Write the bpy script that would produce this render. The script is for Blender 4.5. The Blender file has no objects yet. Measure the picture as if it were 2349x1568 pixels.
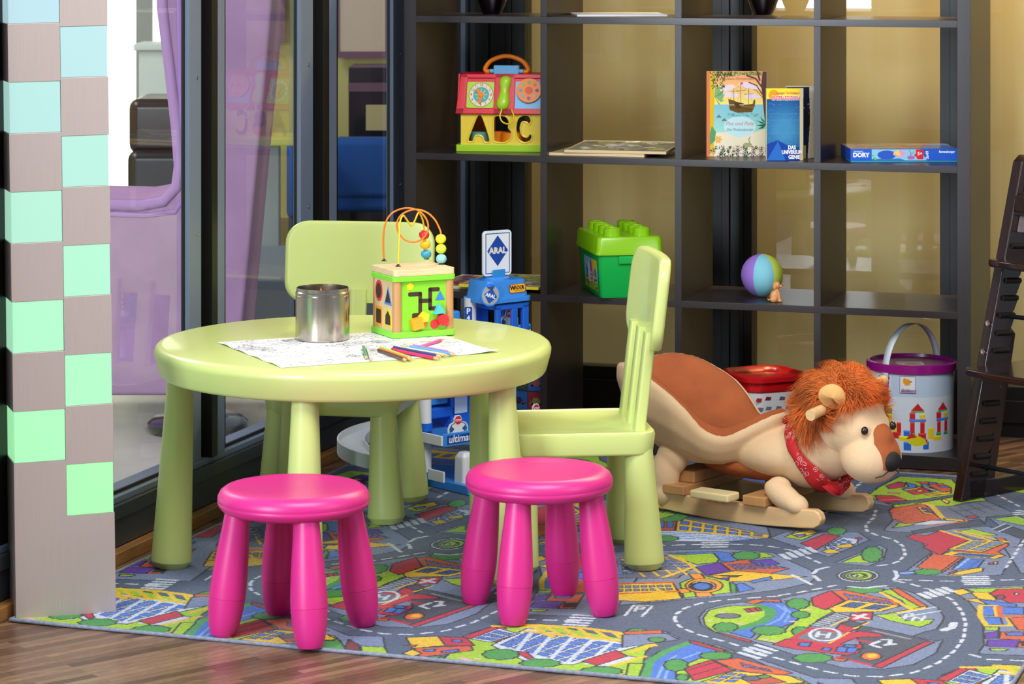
import bpy, bmesh, math, random
import numpy as np
from mathutils import Vector, Matrix, Euler
random.seed(7)
S = bpy.context.scene
COL = S.collection
R = math.radians
# ---------------------------------------------------------------- camera (level, lens shifted down)
F, CX, Y0, H = 6400.0, 1174.5, -145.0, 134.5       # focal length in px, centre column, horizon row, eye height in cm
cam = bpy.data.objects.new('camera', bpy.data.cameras.new('camera'))
COL.objects.link(cam)
cam.location = (0, 0, H/100); cam.rotation_euler = (R(90), 0, 0)
cam.data.sensor_width = 36; cam.data.lens = 36*F/2349
cam.data.shift_y = (Y0-784)/2349
cam.data.clip_start = .1; cam.data.clip_end = 60
cam.data.dof.use_dof = True; cam.data.dof.focus_distance = 6.2; cam.data.dof.aperture_fstop = 14
S.camera = cam
# ---------------------------------------------------------------- light
S.view_settings.view_transform = 'Standard'; S.view_settings.look = 'None'
S.view_settings.gamma = 1; S.view_settings.use_curve_mapping = False
S.view_settings.exposure = 0.12
W = bpy.data.worlds.new('room_ambience'); S.world = W; W.use_nodes = True
W.node_tree.nodes['Background'].inputs[0].default_value = (.72, .82, 1, 1)
W.node_tree.nodes['Background'].inputs[1].default_value = .34
def area(name, loc, target, sx, sy, power, col):
    l = bpy.data.lights.new(name, 'AREA'); l.shape = 'RECTANGLE'; l.size = sx; l.size_y = sy
    l.energy = power; l.color = col
    o = bpy.data.objects.new(name, l); COL.objects.link(o); o.location = loc
    o.rotation_euler = (Vector(target)-Vector(loc)).to_track_quat('-Z', 'Y').to_euler()
    return o
area('ceiling_panel_light', (.3, 4.2, 3.0), (0, 6.0, .3), 1.8, 1.2, 92, (1, .96, .91))
area('camera_side_fill', (-3.0, 1.6, 1.9), (0, 6.2, .4), 1.3, 2.0, 215, (.80, .90, 1))  # fill light added on the camera side, placed like an unseen window
area('right_side_light', (3.2, 3.6, 1.9), (.3, 6.4, .4), 1.2, 1.6, 30, (1, .93, .84))  # weak warm-white area light aimed in from the right
area('lobby_daylight', (-3.6, 9.6, 2.9), (-1.6, 9.3, 0), 2.4, 2.4, 200, (1, .99, .95))
ww = area('warm_wall_washer', (1.25, 7.64, 2.3), (1.0, 7.7, 0), 1.2, .10, 84, (1, .64, .28)); ww.rotation_euler = (R(6), 0, R(-18.12))
wn = area('left_wall_fill', (.336, 7.96, 2.5), (.3, 8, 0), .9, .10, 27, (.95, 1, .88)); wn.rotation_euler = (R(6), 0, R(-18.12))  # neutral fill added to brighten the left part of the wall beyond
# ---------------------------------------------------------------- projection helpers (cm)
def at(px, py, Z): return ((px-CX)/F*Z, Z, H-(py-Y0)*Z/F)
def fl(px, py, h=0.0):
    Z = F*(H-h)/(py-Y0); return ((px-CX)/F*Z, Z, h)
PSI = R(18.12); UX, UZ = math.cos(PSI), -math.sin(PSI); DX, DZ = math.sin(PSI), math.cos(PSI)
OX, OZ = 8.32, 734.9
def RM(u, d, h=0): return (OX+u*UX+d*DX, OZ+u*UZ+d*DZ, h)
# ---------------------------------------------------------------- materials
def lin(c):
    return tuple((x/255/12.92 if x/255 <= .04045 else ((x/255+.055)/1.055)**2.4) for x in c)
def mat(name, col, rough=.45, metal=0, coat=0, bump=0, bscale=200, noise=0, nscale=8, sheen=0, trans=0, emit=0, emitcol=None, spec=.5, aniso=0, stretch=(1, 1, 1), vcol=False, detail=3, sss=0):
    m = bpy.data.materials.new(name); m.use_nodes = True
    nt = m.node_tree; b = nt.nodes['Principled BSDF']
    c = lin(col) if col else (1, 1, 1)
    b.inputs['Base Color'].default_value = (*c, 1)
    b.inputs['Roughness'].default_value = rough; b.inputs['Metallic'].default_value = metal
    b.inputs['Coat Weight'].default_value = coat; b.inputs['Coat Roughness'].default_value = .08
    b.inputs['Sheen Weight'].default_value = sheen; b.inputs['Sheen Roughness'].default_value = .4
    b.inputs['Transmission Weight'].default_value = trans; b.inputs['Specular IOR Level'].default_value = spec
    if sheen: b.inputs['Sheen Tint'].default_value = (*c, 1)
    if aniso: b.inputs['Anisotropic'].default_value = aniso
    if emit:
        b.inputs['Emission Color'].default_value = (*lin(emitcol or col), 1); b.inputs['Emission Strength'].default_value = emit
    tc = nt.nodes.new('ShaderNodeTexCoord'); mp = nt.nodes.new('ShaderNodeMapping'); mp.inputs['Scale'].default_value = stretch
    nt.links.new(tc.outputs['Object'], mp.inputs[0])
    src = None
    if vcol:
        a = nt.nodes.new('ShaderNodeVertexColor'); a.layer_name = 'Col'; src = a.outputs[0]
        nt.links.new(src, b.inputs['Base Color'])
    if noise:
        n = nt.nodes.new('ShaderNodeTexNoise'); n.inputs['Scale'].default_value = nscale; n.inputs['Detail'].default_value = detail
        nt.links.new(mp.outputs[0], n.inputs['Vector'])
        r = nt.nodes.new('ShaderNodeMapRange'); r.inputs[1].default_value = .25; r.inputs[2].default_value = .75
        r.inputs[3].default_value = 1-noise; r.inputs[4].default_value = 1+noise
        nt.links.new(n.outputs['Fac'], r.inputs[0])
        v = nt.nodes.new('ShaderNodeVectorMath'); v.operation = 'SCALE'
        if src: nt.links.new(src, v.inputs[0])
        else: v.inputs[0].default_value = c
        nt.links.new(r.outputs[0], v.inputs['Scale']); nt.links.new(v.outputs[0], b.inputs['Base Color'])
    if bump:
        n = nt.nodes.new('ShaderNodeTexNoise'); n.inputs['Scale'].default_value = bscale; n.inputs['Detail'].default_value = 2
        nt.links.new(mp.outputs[0], n.inputs['Vector'])
        bp = nt.nodes.new('ShaderNodeBump'); bp.inputs['Strength'].default_value = bump; bp.inputs['Distance'].default_value = .002
        nt.links.new(n.outputs['Fac'], bp.inputs['Height']); nt.links.new(bp.outputs[0], b.inputs['Normal'])
    return m
_mc = {}
def plain(col, rough=.4, **k):
    key = (tuple(col), rough, tuple(sorted(k.items())))
    if key not in _mc: _mc[key] = mat('plain_%d_%d_%d' % tuple(col), col, rough, **k)
    return _mc[key]
M = {}
M['lime'] = mat('lime_plastic', (199, 212, 128), .36, bump=.04, bscale=900, coat=.25)
M['pink'] = mat('pink_plastic', (212, 42, 130), .38, bump=.04, bscale=900)
M['dark_wood'] = mat('black_brown_foil', (40, 32, 34), .36, noise=.22, nscale=6, stretch=(60, 60, 3), detail=4)
M['dark_wood_h'] = mat('black_brown_foil_across', (42, 34, 37), .30, noise=.22, nscale=6, stretch=(3, 60, 60), detail=4)
M['steel'] = mat('brushed_steel', (196, 186, 172), .2, metal=1, noise=.10, nscale=5, stretch=(40, 40, 1), aniso=.4)
M['column_metal'] = mat('brushed_column_metal', (186, 172, 166), .42, metal=.35, noise=.06, nscale=6, stretch=(150, 150, 2), detail=4)
M['frame_grey'] = mat('grey_blue_frame_paint', (104, 118, 138), .45, bump=.08, bscale=150)
M['frame_black'] = mat('black_frame_gasket', (10, 9, 9), .45)
M['glassy_dark'] = mat('dark_lacquer', (34, 30, 34), .12, coat=.6)
M['beech'] = mat('beech_wood', (192, 142, 90), .45, noise=.10, nscale=5, stretch=(8, 8, 1), bump=.03)
M['pale_wood'] = mat('pale_varnished_wood', (224, 186, 134), .35, noise=.09, nscale=4, stretch=(2, 14, 14), coat=.3)
M['ply'] = mat('plywood', (222, 196, 152), .5, noise=.10, nscale=6, stretch=(1, 5, 30))
M['chair_wood'] = mat('dark_walnut_lacquer', (38, 19, 14), .2, noise=.2, nscale=5, stretch=(20, 20, 2), coat=.5)
M['print'] = mat('printed_paper', None, .38, vcol=True)
M['print_gloss'] = mat('printed_gloss_cover', None, .18, vcol=True)
M['blue_plastic'] = mat('sky_blue_plastic', (58, 140, 226), .28)
M['blue_deep'] = mat('deep_blue_plastic', (28, 98, 208), .28)
M['white_plastic'] = mat('white_plastic', (222, 226, 232), .35)
M['cream_plush'] = mat('cream_plush', (224, 190, 150), .9, bump=.25, bscale=420, noise=.05, nscale=14, sheen=.3)
M['brown_plush'] = mat('brown_plush', (164, 86, 42), .9, bump=.3, bscale=380, noise=.12, nscale=18, sheen=.45)
M['mane'] = mat('orange_fur', (228, 120, 48), .75, noise=.3, nscale=22, sheen=.3)
M['purple_velvet'] = mat('purple_velvet', (184, 142, 182), .85, noise=.12, nscale=9, sheen=.4, bump=.2, bscale=90)
# ---------------------------------------------------------------- mesh builder (cm in, metres out)
def rot(ax, deg): return Matrix.Rotation(R(deg), 4, ax)
def tr(x, y, z): return Matrix.Translation((x, y, z))
class MB:
    def __init__(s): s.v = []; s.f = []; s.m = []; s.s = []
    def add(s, vs, fs, mi=0, sm=True, T=None):
        n = len(s.v)
        if T is not None: vs = [T @ Vector(v) for v in vs]
        s.v += [tuple(v) for v in vs]; s.f += [tuple(i+n for i in f) for f in fs]
        s.m += [mi]*len(fs); s.s += [sm]*len(fs); return s
    def box(s, x0, x1, y0, y1, z0, z1, mi=0, T=None):
        vs = [(x, y, z) for z in (z0, z1) for y in (y0, y1) for x in (x0, x1)]
        return s.add(vs, [(0, 2, 3, 1), (4, 5, 7, 6), (0, 1, 5, 4), (2, 6, 7, 3), (0, 4, 6, 2), (1, 3, 7, 5)], mi, False, T)
    def lathe(s, prof, seg=32, T=None, mi=0, sm=True, a0=0, a1=360):
        full = abs(a1-a0) >= 360; n = seg if full else seg+1; vs = []; fs = []
        for r, z in prof:
            for i in range(n):
                a = R(a0+(a1-a0)*i/seg); vs.append((r*math.cos(a), r*math.sin(a), z))
        for j in range(len(prof)-1):
            for i in range(seg):
                k = (i+1) % n if full else i+1
                fs.append((j*n+i, j*n+k, (j+1)*n+k, (j+1)*n+i))
        if full:
            if prof[0][0] > 1e-6: fs.append(tuple(range(n-1, -1, -1)))
            if prof[-1][0] > 1e-6: fs.append(tuple((len(prof)-1)*n+i for i in range(n)))
        return s.add(vs, fs, mi, sm, T)
    def prism(s, poly, z0, z1, T=None, mi=0, sm=False):
        n = len(poly); vs = [(x, y, z0) for x, y in poly]+[(x, y, z1) for x, y in poly]
        fs = [tuple(range(n-1, -1, -1)), tuple(range(n, 2*n))]+[(i, (i+1) % n, n+(i+1) % n, n+i) for i in range(n)]
        return s.add(vs, fs, mi, sm, T)
    def tube(s, pts, r, seg=10, mi=0, closed=False, T=None, sq=None):
        P = [Vector(p) for p in pts]; n = len(P); vs = []; fs = []
        rs = r if hasattr(r, '__len__') else [r]*n
        up = None
        for i in range(n):
            a = P[(i-1) % n] if (closed or i > 0) else P[i]; b = P[(i+1) % n] if (closed or i < n-1) else P[i]
            t = (b-a).normalized()
            if up is None:
                up = Vector((0, 0, 1)) if abs(t.z) < .9 else Vector((1, 0, 0))
            x = t.cross(up).normalized(); up = x.cross(t).normalized()
            for k in range(seg):
                an = 2*math.pi*k/seg
                if sq: vs.append(P[i]+x*math.cos(an)*rs[i]*sq[0]+up*math.sin(an)*rs[i]*sq[1])
                else: vs.append(P[i]+(x*math.cos(an)+up*math.sin(an))*rs[i])
        for i in range(n if closed else n-1):
            j = (i+1) % n
            for k in range(seg): fs.append((i*seg+k, i*seg+(k+1) % seg, j*seg+(k+1) % seg, j*seg+k))
        if not closed: fs += [tuple(range(seg-1, -1, -1)), tuple((n-1)*seg+k for k in range(seg))]
        return s.add(vs, fs, mi, True, T)
    def ell(s, c, r, T=None, mi=0, seg=24, rings=14):
        if not hasattr(r, '__len__'): r = (r, r, r)
        vs = []; fs = []
        for j in range(rings+1):
            p = math.pi*j/rings
            for i in range(seg):
                a = 2*math.pi*i/seg
                vs.append((c[0]+r[0]*math.sin(p)*math.cos(a), c[1]+r[1]*math.sin(p)*math.sin(a), c[2]-r[2]*math.cos(p)))
        for j in range(rings):
            for i in range(seg):
                k = (i+1) % seg; fs.append((j*seg+i, j*seg+k, (j+1)*seg+k, (j+1)*seg+i))
        return s.add(vs, fs, mi, True, T)
    def loft(s, rings, mi=0, cap=True, T=None, closed=True, sm=True):
        n = len(rings[0]); vs = [p for r in rings for p in r]; fs = []
        for j in range(len(rings)-1):
            for i in range(n if closed else n-1):
                k = (i+1) % n; fs.append((j*n+i, j*n+k, (j+1)*n+k, (j+1)*n+i))
        if cap: fs += [tuple(range(n-1, -1, -1)), tuple((len(rings)-1)*n+i for i in range(n))]
        return s.add(vs, fs, mi, sm, T)
    def build(s, name, mats, parent=None, bevel=0, bseg=2, sharp=40, sub=0, weld=False):
        me = bpy.data.meshes.new(name)
        me.from_pydata([(x/100, y/100, z/100) for x, y, z in s.v], [], s.f)
        if not isinstance(mats, (list, tuple)): mats = [mats]
        for m in mats: me.materials.append(M[m] if isinstance(m, str) else m)
        me.polygons.foreach_set('material_index', s.m); me.polygons.foreach_set('use_smooth', s.s)
        bm = bmesh.new(); bm.from_mesh(me)
        if weld: bmesh.ops.remove_doubles(bm, verts=bm.verts, dist=1e-5)
        bmesh.ops.recalc_face_normals(bm, faces=bm.faces); bm.to_mesh(me); bm.free()
        if sharp and any(s.s): me.set_sharp_from_angle(angle=R(sharp))
        o = bpy.data.objects.new(name, me); COL.objects.link(o)
        if parent: o.parent = parent
        if bevel:
            b = o.modifiers.new('bevel', 'BEVEL'); b.width = bevel/100; b.segments = bseg; b.limit_method = 'ANGLE'; b.angle_limit = R(35)
            for p in me.polygons: p.use_smooth = True
            w = o.modifiers.new('wn', 'WEIGHTED_NORMAL'); w.keep_sharp = False
        if sub:
            b = o.modifiers.new('sub', 'SUBSURF'); b.levels = b.render_levels = sub
        return o
def tag(o, label, cat, group=None, kind=None):
    o['label'] = label; o['category'] = cat
    if group: o['group'] = group
    if kind: o['kind'] = kind
    return o
def thing(name, label, cat, loc=(0, 0, 0), rz=0, group=None, kind=None):
    o = bpy.data.objects.new(name, None); COL.objects.link(o); o.empty_display_size = .05
    o.location = [c/100 for c in loc]; o.rotation_euler = (0, 0, R(rz)); return tag(o, label, cat, group, kind)
def struct(o, loc=None, rz=0):
    o['kind'] = 'structure'
    if loc: o.location = [c/100 for c in loc]
    o.rotation_euler = (0, 0, R(rz)); return o
def place(o, loc, rz=0): o.location = [c/100 for c in loc]; o.rotation_euler = (0, 0, R(rz)); return o
def copy_tree(o, parent=None):
    c = o.copy(); COL.objects.link(c); c.parent = parent
    for ch in [x for x in bpy.data.objects if x.parent == o]: copy_tree(ch, c)
    return c
def text(name, body, size, T, m, parent, depth=.03, align='CENTER', bold=0, shear=0, sx=1.0):
    cu = bpy.data.curves.new(name, 'FONT'); cu.body = body; cu.size = size/100; cu.extrude = depth/100
    cu.align_x = align; cu.align_y = 'CENTER'; cu.offset = bold/100; cu.shear = shear; cu.resolution_u = 3
    t = bpy.data.objects.new(name, cu); COL.objects.link(t)
    dg = bpy.context.evaluated_depsgraph_get(); me = bpy.data.meshes.new_from_object(t.evaluated_get(dg))
    bpy.data.objects.remove(t); bpy.data.curves.remove(cu)
    T2 = Matrix.LocRotScale(Vector(T.translation)/100, T.to_quaternion(), T.to_scale()) @ Matrix.Diagonal((sx, 1, 1, 1))
    me.transform(T2); me.materials.clear(); me.materials.append(m if not isinstance(m, str) else M[m])
    o = bpy.data.objects.new(name, me); COL.objects.link(o); o.parent = parent; return o
FR = rot('X', 90)        # text plane facing -Y
# ---------------------------------------------------------------- printed surfaces: a fine vertex-coloured grid drawn in python
class Cv:
    def __init__(s, w, h, res, col=(255, 255, 255), period=None):
        s.w, s.h, s.res, s.period = w, h, res, period
        s.nx, s.ny = int(w/res)+1, int(h/res)+1
        s.x = np.linspace(0, w, s.nx); s.y = np.linspace(0, h, s.ny)
        s.a = np.empty((s.ny, s.nx, 3), np.float32); s.a[:] = lin(col)
    def _shifts(s, P):
        if not s.period: yield P; return
        for k in range(-4, 5):
            q = P+np.array([k*s.period, 0.])
            if q[:, 0].max() > -3 and q[:, 0].min() < s.w+3: yield q
    def _win(s, P, pad):
        i0 = np.searchsorted(s.x, P[:, 0].min()-pad); i1 = np.searchsorted(s.x, P[:, 0].max()+pad)
        j0 = np.searchsorted(s.y, P[:, 1].min()-pad); j1 = np.searchsorted(s.y, P[:, 1].max()+pad)
        if i1 <= i0 or j1 <= j0: return None
        X, Y = np.meshgrid(s.x[i0:i1], s.y[j0:j1]); return slice(j0, j1), slice(i0, i1), X, Y
    def poly(s, pts, col, out=None, ow=.3):
        P0 = np.array(pts, float)
        for P in s._shifts(P0):
            w = s._win(P, 0)
            if w is None: continue
            jj, ii, X, Y = w; ins = np.zeros(X.shape, bool); n = len(P)
            for k in range(n):
                x1, y1 = P[k]; x2, y2 = P[(k+1) % n]
                if y1 == y2: continue
                c = ((y1 > Y) != (y2 > Y)) & (X < (x2-x1)*(Y-y1)/(y2-y1)+x1); ins ^= c
            s.a[jj, ii][ins] = lin(col)
        if out is not None: s.line(list(pts)+[pts[0]], ow, out)
    def line(s, pts, wd, col):
        P0 = np.array(pts, float)
        for P in s._shifts(P0):
            for k in range(len(P)-1):
                A, B = P[k], P[k+1]; w = s._win(np.array([A, B]), wd/2+s.res)
                if w is None: continue
                jj, ii, X, Y = w; d = B-A; L = max((d*d).sum(), 1e-9)
                t = np.clip(((X-A[0])*d[0]+(Y-A[1])*d[1])/L, 0, 1)
                D = np.hypot(X-A[0]-t*d[0], Y-A[1]-t*d[1]); s.a[jj, ii][D <= wd/2] = lin(col)
    def dash(s, pts, wd, col, dl, gap):
        P = np.array(pts, float); seg = np.hypot(*(P[1:]-P[:-1]).T); cum = np.r_[0, seg.cumsum()]; t = 0
        f = lambda q: (np.interp(q, cum, P[:, 0]), np.interp(q, cum, P[:, 1]))
        while t+dl < cum[-1]:
            s.line([f(t), f(t+dl*.5), f(t+dl)], wd, col); t += dl+gap
    def ell(s, cx, cy, rx, ry, col, out=None, ow=.3, rt=0, n=28):
        c, q = math.cos(R(rt)), math.sin(R(rt))
        P = [(cx+rx*math.cos(t)*c-ry*math.sin(t)*q, cy+rx*math.cos(t)*q+ry*math.sin(t)*c) for t in [2*math.pi*i/n for i in range(n)]]
        s.poly(P, col, out, ow)
    def bush(s, cx, cy, rx, ry, col, out=None, ow=.3, rt=0):
        c, q = math.cos(R(rt)), math.sin(R(rt)); P = []
        for i in range(40):
            t = 2*math.pi*i/40; k = 1+.16*abs(math.sin(t*4.5+cx)); x, y = rx*k*math.cos(t), ry*k*math.sin(t)
            P.append((cx+x*c-y*q, cy+x*q+y*c))
        s.poly(P, col, out, ow)
    def mesh(s, name, m, parent, fn, thick=None):
        X, Y = np.meshgrid(s.x, s.y); V = fn(X, Y); N = s.nx*s.ny
        co = np.stack([np.broadcast_to(c, X.shape) for c in V], -1).reshape(-1, 3)/100.
        nv = N; idx = np.arange(N).reshape(s.ny, s.nx)
        q = np.stack([idx[:-1, :-1], idx[:-1, 1:], idx[1:, 1:], idx[1:, :-1]], -1).reshape(-1, 4)
        me = bpy.data.meshes.new(name); me.vertices.add(nv); me.vertices.foreach_set('co', co.astype(np.float32).ravel())
        nf = len(q); me.loops.add(nf*4); me.polygons.add(nf)
        me.loops.foreach_set('vertex_index', q.ravel().astype(np.int32))
        me.polygons.foreach_set('loop_start', np.arange(0, nf*4, 4, dtype=np.int32))
        me.polygons.foreach_set('loop_total', np.full(nf, 4, np.int32))
        me.update(calc_edges=True); me.validate()
        ca = me.color_attributes.new('Col', 'FLOAT_COLOR', 'POINT')
        c4 = np.ones((N, 4), np.float32); c4[:, :3] = s.a.reshape(-1, 3); ca.data.foreach_set('color', c4.ravel())
        me.materials.append(M[m] if isinstance(m, str) else m)
        o = bpy.data.objects.new(name, me); COL.objects.link(o)
        if parent: o.parent = parent
        if thick:
            sd = o.modifiers.new('thickness', 'SOLIDIFY'); sd.thickness = thick/100; sd.offset = -1
        return o
def rrect(w, h, r, n=5, cx=0, cy=0):
    P = []
    for qx, qy, a in ((1, 1, 0), (-1, 1, 90), (-1, -1, 180), (1, -1, 270)):
        for i in range(n+1):
            t = R(a+90*i/n); P.append((cx+qx*(w/2-r)+r*math.cos(t), cy+qy*(h/2-r)+r*math.sin(t)))
    return P
# ================================================================ THE SETTING
# floor of the play room: dark parquet strips
def parquet():
    m = bpy.data.materials.new('dark_oak_parquet'); m.use_nodes = True; nt = m.node_tree; b = nt.nodes['Principled BSDF']
    tc = nt.nodes.new('ShaderNodeTexCoord'); mp = nt.nodes.new('ShaderNodeMapping'); mp.inputs['Rotation'].default_value = (0, 0, R(-58))
    br = nt.nodes.new('ShaderNodeTexBrick'); br.inputs['Scale'].default_value = 1
    br.inputs['Brick Width'].default_value = .30; br.inputs['Row Height'].default_value = .022; br.inputs['Mortar Size'].default_value = .0005
    br.inputs['Color1'].default_value = (*lin((152, 120, 94)), 1); br.inputs['Color2'].default_value = (*lin((92, 66, 50)), 1); br.inputs['Mortar'].default_value = (*lin((40, 26, 20)), 1)
    br.offset = .37
    n = nt.nodes.new('ShaderNodeTexNoise'); n.inputs['Scale'].default_value = 10; n.inputs['Detail'].default_value = 6
    ms = nt.nodes.new('ShaderNodeMapping'); ms.inputs['Scale'].default_value = (3, 50, 1)
    nt.links.new(tc.outputs['Object'], mp.inputs[0]); nt.links.new(mp.outputs[0], br.inputs['Vector']); nt.links.new(mp.outputs[0], ms.inputs[0]); nt.links.new(ms.outputs[0], n.inputs['Vector'])
    mx = nt.nodes.new('ShaderNodeMix'); mx.data_type = 'RGBA'; mx.blend_type = 'MULTIPLY'; mx.inputs[0].default_value = .75
    cr = nt.nodes.new('ShaderNodeValToRGB'); cr.color_ramp.elements[0].position = .35; cr.color_ramp.elements[0].color = (.45, .42, .40, 1); cr.color_ramp.elements[1].position = .65; cr.color_ramp.elements[1].color = (1.2, 1.2, 1.2, 1)
    nt.links.new(n.outputs['Fac'], cr.inputs[0]); nt.links.new(br.outputs['Color'], mx.inputs[6]); nt.links.new(cr.outputs[0], mx.inputs[7]); nt.links.new(mx.outputs[2], b.inputs['Base Color'])
    b.inputs['Roughness'].default_value = .3
    bp = nt.nodes.new('ShaderNodeBump'); bp.inputs['Strength'].default_value = .25; bp.inputs['Distance'].default_value = .001
    nt.links.new(n.outputs['Fac'], bp.inputs['Height']); nt.links.new(bp.outputs[0], b.inputs['Normal'])
    return m
M['parquet'] = parquet()
ORG = (OX, OZ, 0)
def glass_mat():
    m = bpy.data.materials.new('clear_glass_pane'); m.use_nodes = True; nt = m.node_tree; nt.nodes.remove(nt.nodes['Principled BSDF'])
    out = nt.nodes['Material Output']; t = nt.nodes.new('ShaderNodeBsdfTransparent'); t.inputs[0].default_value = (.95, .97, .96, 1)
    g = nt.nodes.new('ShaderNodeBsdfGlossy'); g.inputs['Roughness'].default_value = 0
    f = nt.nodes.new('ShaderNodeFresnel'); f.inputs[0].default_value = 1.5
    x = nt.nodes.new('ShaderNodeMath'); x.operation = 'MULTIPLY'; x.inputs[1].default_value = 1.25; x.use_clamp = True
    mx = nt.nodes.new('ShaderNodeMixShader'); gm = nt.nodes.new('ShaderNodeNewGeometry'); s1 = nt.nodes.new('ShaderNodeMath'); s1.operation = 'SUBTRACT'; s1.inputs[0].default_value = 1; nt.links.new(gm.outputs['Backfacing'], s1.inputs[1])
    x2 = nt.nodes.new('ShaderNodeMath'); x2.operation = 'MULTIPLY'; nt.links.new(s1.outputs[0], x2.inputs[1])
    nt.links.new(f.outputs[0], x.inputs[0]); nt.links.new(x.outputs[0], x2.inputs[0]); nt.links.new(x2.outputs[0], mx.inputs[0])
    nt.links.new(t.outputs[0], mx.inputs[1]); nt.links.new(g.outputs[0], mx.inputs[2]); nt.links.new(mx.outputs[0], out.inputs[0]); return m
M['glass'] = glass_mat()
b = MB(); b.box(-50, 330, -560, 58, -4, 0); struct(b.build('floor', 'parquet'), ORG, -18.12)
M['stone'] = mat('pale_stone_tiles', (206, 200, 186), .35, noise=.10, nscale=6, detail=8, bump=.05)
b = MB(); b.box(-620, -50, -330, 560, -4, 0); struct(b.build('floor_lobby', 'stone'), ORG, -18.12)
# window wall on the left (room frame: u across, d deep).  Inner face looks to +u.
b = MB(); b.box(-56, -49.2, -330, 56, 0, 13.4, 0); b.box(-49.2, -47.6, -330, 54, 2.8, 9.0, 1); b.box(-49.2, -47.0, -330, 54, 9.0, 12.0, 1); b.box(-49.2, -48.2, -330, 54, 12.0, 13.4, 0)
struct(b.build('wall_left', [M['frame_grey'], mat('charcoal_sill_paint', (52, 58, 62), .4)], bevel=.15), ORG, -18.12)
b = MB(); b.box(-47.6, -44.8, -330, 52, 0, 2.8); struct(b.build('baseboard_left', mat('worn_oak_strip', (150, 104, 56), .5, noise=.3, nscale=9, stretch=(6, 1, 6), bump=.2, bscale=40), bevel=.2), ORG, -18.12)
def post(name, d0, d1, cuts):
    """vertical mullion between two panes; cuts = (start, end, depth into room, material)"""
    b = MB()
    for a, c, u, mi in cuts: b.box(-50.7, u, d0+(d1-d0)*a, d0+(d1-d0)*c, 13.4, 300, mi)
    o = b.build(name, ['frame_grey', 'frame_black'], bevel=.12); struct(o, ORG, -18.12)
    for z in (30, 66, 102, 138, 170):
        s = MB(); s.lathe([(.45, 0), (.42, .12), (.2, .14), (.12, .05), (0, .05)], 12, T=tr(cuts[0][2], d0+(d1-d0)*(cuts[0][0]+cuts[0][1])*.5+1.2, z) @ rot('Y', 90)); so = s.build('screw', mat('screw_metal', (150, 165, 185), .3, metal=1), o)
    return o
cutsA = ((0, .30, -48.6, 0), (.30, .46, -50.5, 1), (.46, .60, -47.4, 1), (.60, .86, -48.2, 0), (.86, 1, -49.4, 1))
post('trim_1', -116.2, -94.0, cutsA); post('trim_2', -49.4, -22.1, cutsA)
post('trim_3', 17, 40, ((0, .38, -48.6, 0), (.38, 1, -49.6, 1)))
post('trim_4', -226, -198, ((0, .5, -47.4, 1), (.5, 1, -48.6, 1)))
for i, (d0, d1) in enumerate(((-198, -116.2), (-94, -49.4), (-22.1, 17), (-330, -226))):
    b = MB(); b.box(-50.6, -50.2, d0, d1, 13.0, 300); o = struct(b.build('window_%d' % (i+1), 'glass'), ORG, -18.12)
    f = MB(); f.box(-50.2, -49.7, d0, d0+.7, 13.4, 300, 0); f.box(-50.2, -49.7, d1-.7, d1, 13.4, 300, 0); f.box(-50.2, -49.7, d0, d1, 13.4, 14.2, 0)
    f.build('glazing_gasket', 'frame_black', o)
# glazed wall behind the shelf
b = MB(); b.box(-50, 330, 54, 60, 0, 13.5, 0); b.box(-50, 330, 52.6, 54, 4, 10, 0)
for a, c in ((-41.5, -22.4), (32.4, 43.6), (95.8, 107), (165, 175)):
    b.box(a, c, 53.2, 60, 13.5, 300, 0)
    w = (c-a); b.box(a+w*.25, a+w*.45, 52.2, 53.2, 13.5, 300, 0); b.box(a+w*.7, a+w*.8, 52.4, 53.2, 13.5, 300, 0)
b.box(-40.6, -39.2, 50.2, 53.2, 13.5, 300, 1); b.box(-50, -41.5, 53.2, 60, 13.5, 300, 0)
struct(b.build('wall_back', [M['frame_black'], M['frame_grey']], bevel=.15), ORG, -18.12)
for i, (a, c) in enumerate(((-22.4, 32.4), (43.6, 95.8), (107, 165), (175, 330))):
    b = MB(); b.box(a, c, 55.6, 56.0, 13.0, 300); struct(b.build('window_%d' % (i+5), 'glass'), ORG, -18.12)
b = MB(); b.box(-45, 330, 78, 82, 0, 300); struct(b.build('wall_beyond', mat('ochre_wall_panels', (188, 172, 122), .6, noise=.06, nscale=2.5, stretch=(3, 3, .3))), ORG, -18.12)
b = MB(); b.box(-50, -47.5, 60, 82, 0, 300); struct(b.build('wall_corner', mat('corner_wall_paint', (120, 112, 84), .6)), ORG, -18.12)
# ---------------------------------------------------------------- the lobby beyond the left glass
b = MB(); b.box(-330, -46, 0, 4, 0, 300); o = struct(b.build('wall_lobby_back', mat('lobby_yellow_wall', (214, 202, 128), .6)), (0, 1340, 0), 0)
b = MB(); b.box(-6, 0, -400, 400, 0, 300); struct(b.build('wall_lobby_left', mat('lobby_white_wall', (238, 236, 225), .6)), (-330, 1150, 0), 0)
# bright street windows in the lobby's back wall
def lobby_window(n, x0, x1, z0, z1, Y=1338, e=2.4):
    b = MB(); b.box(x0, x1, Y-.5, Y, z0, z1); o = struct(b.build('window_%d' % n, plain((250, 252, 240), .5, emit=e, emitcol=(250, 252, 238))))
    f = MB()
    for x in (x0, x1): f.box(x-2, x+2, Y-3, Y-.5, z0, z1)
    f.box(x0, x1, Y-3, Y-.5, z1-2, z1+2); f.box(x0, x1, Y-3, Y-.5, z0-2, z0+2)
    f.build('window_frame', plain((190, 190, 180), .5), o)
lobby_window(9, -196, -178, 2, 190, e=3); lobby_window(10, -174, -156, 70, 190, e=2.2)
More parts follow.
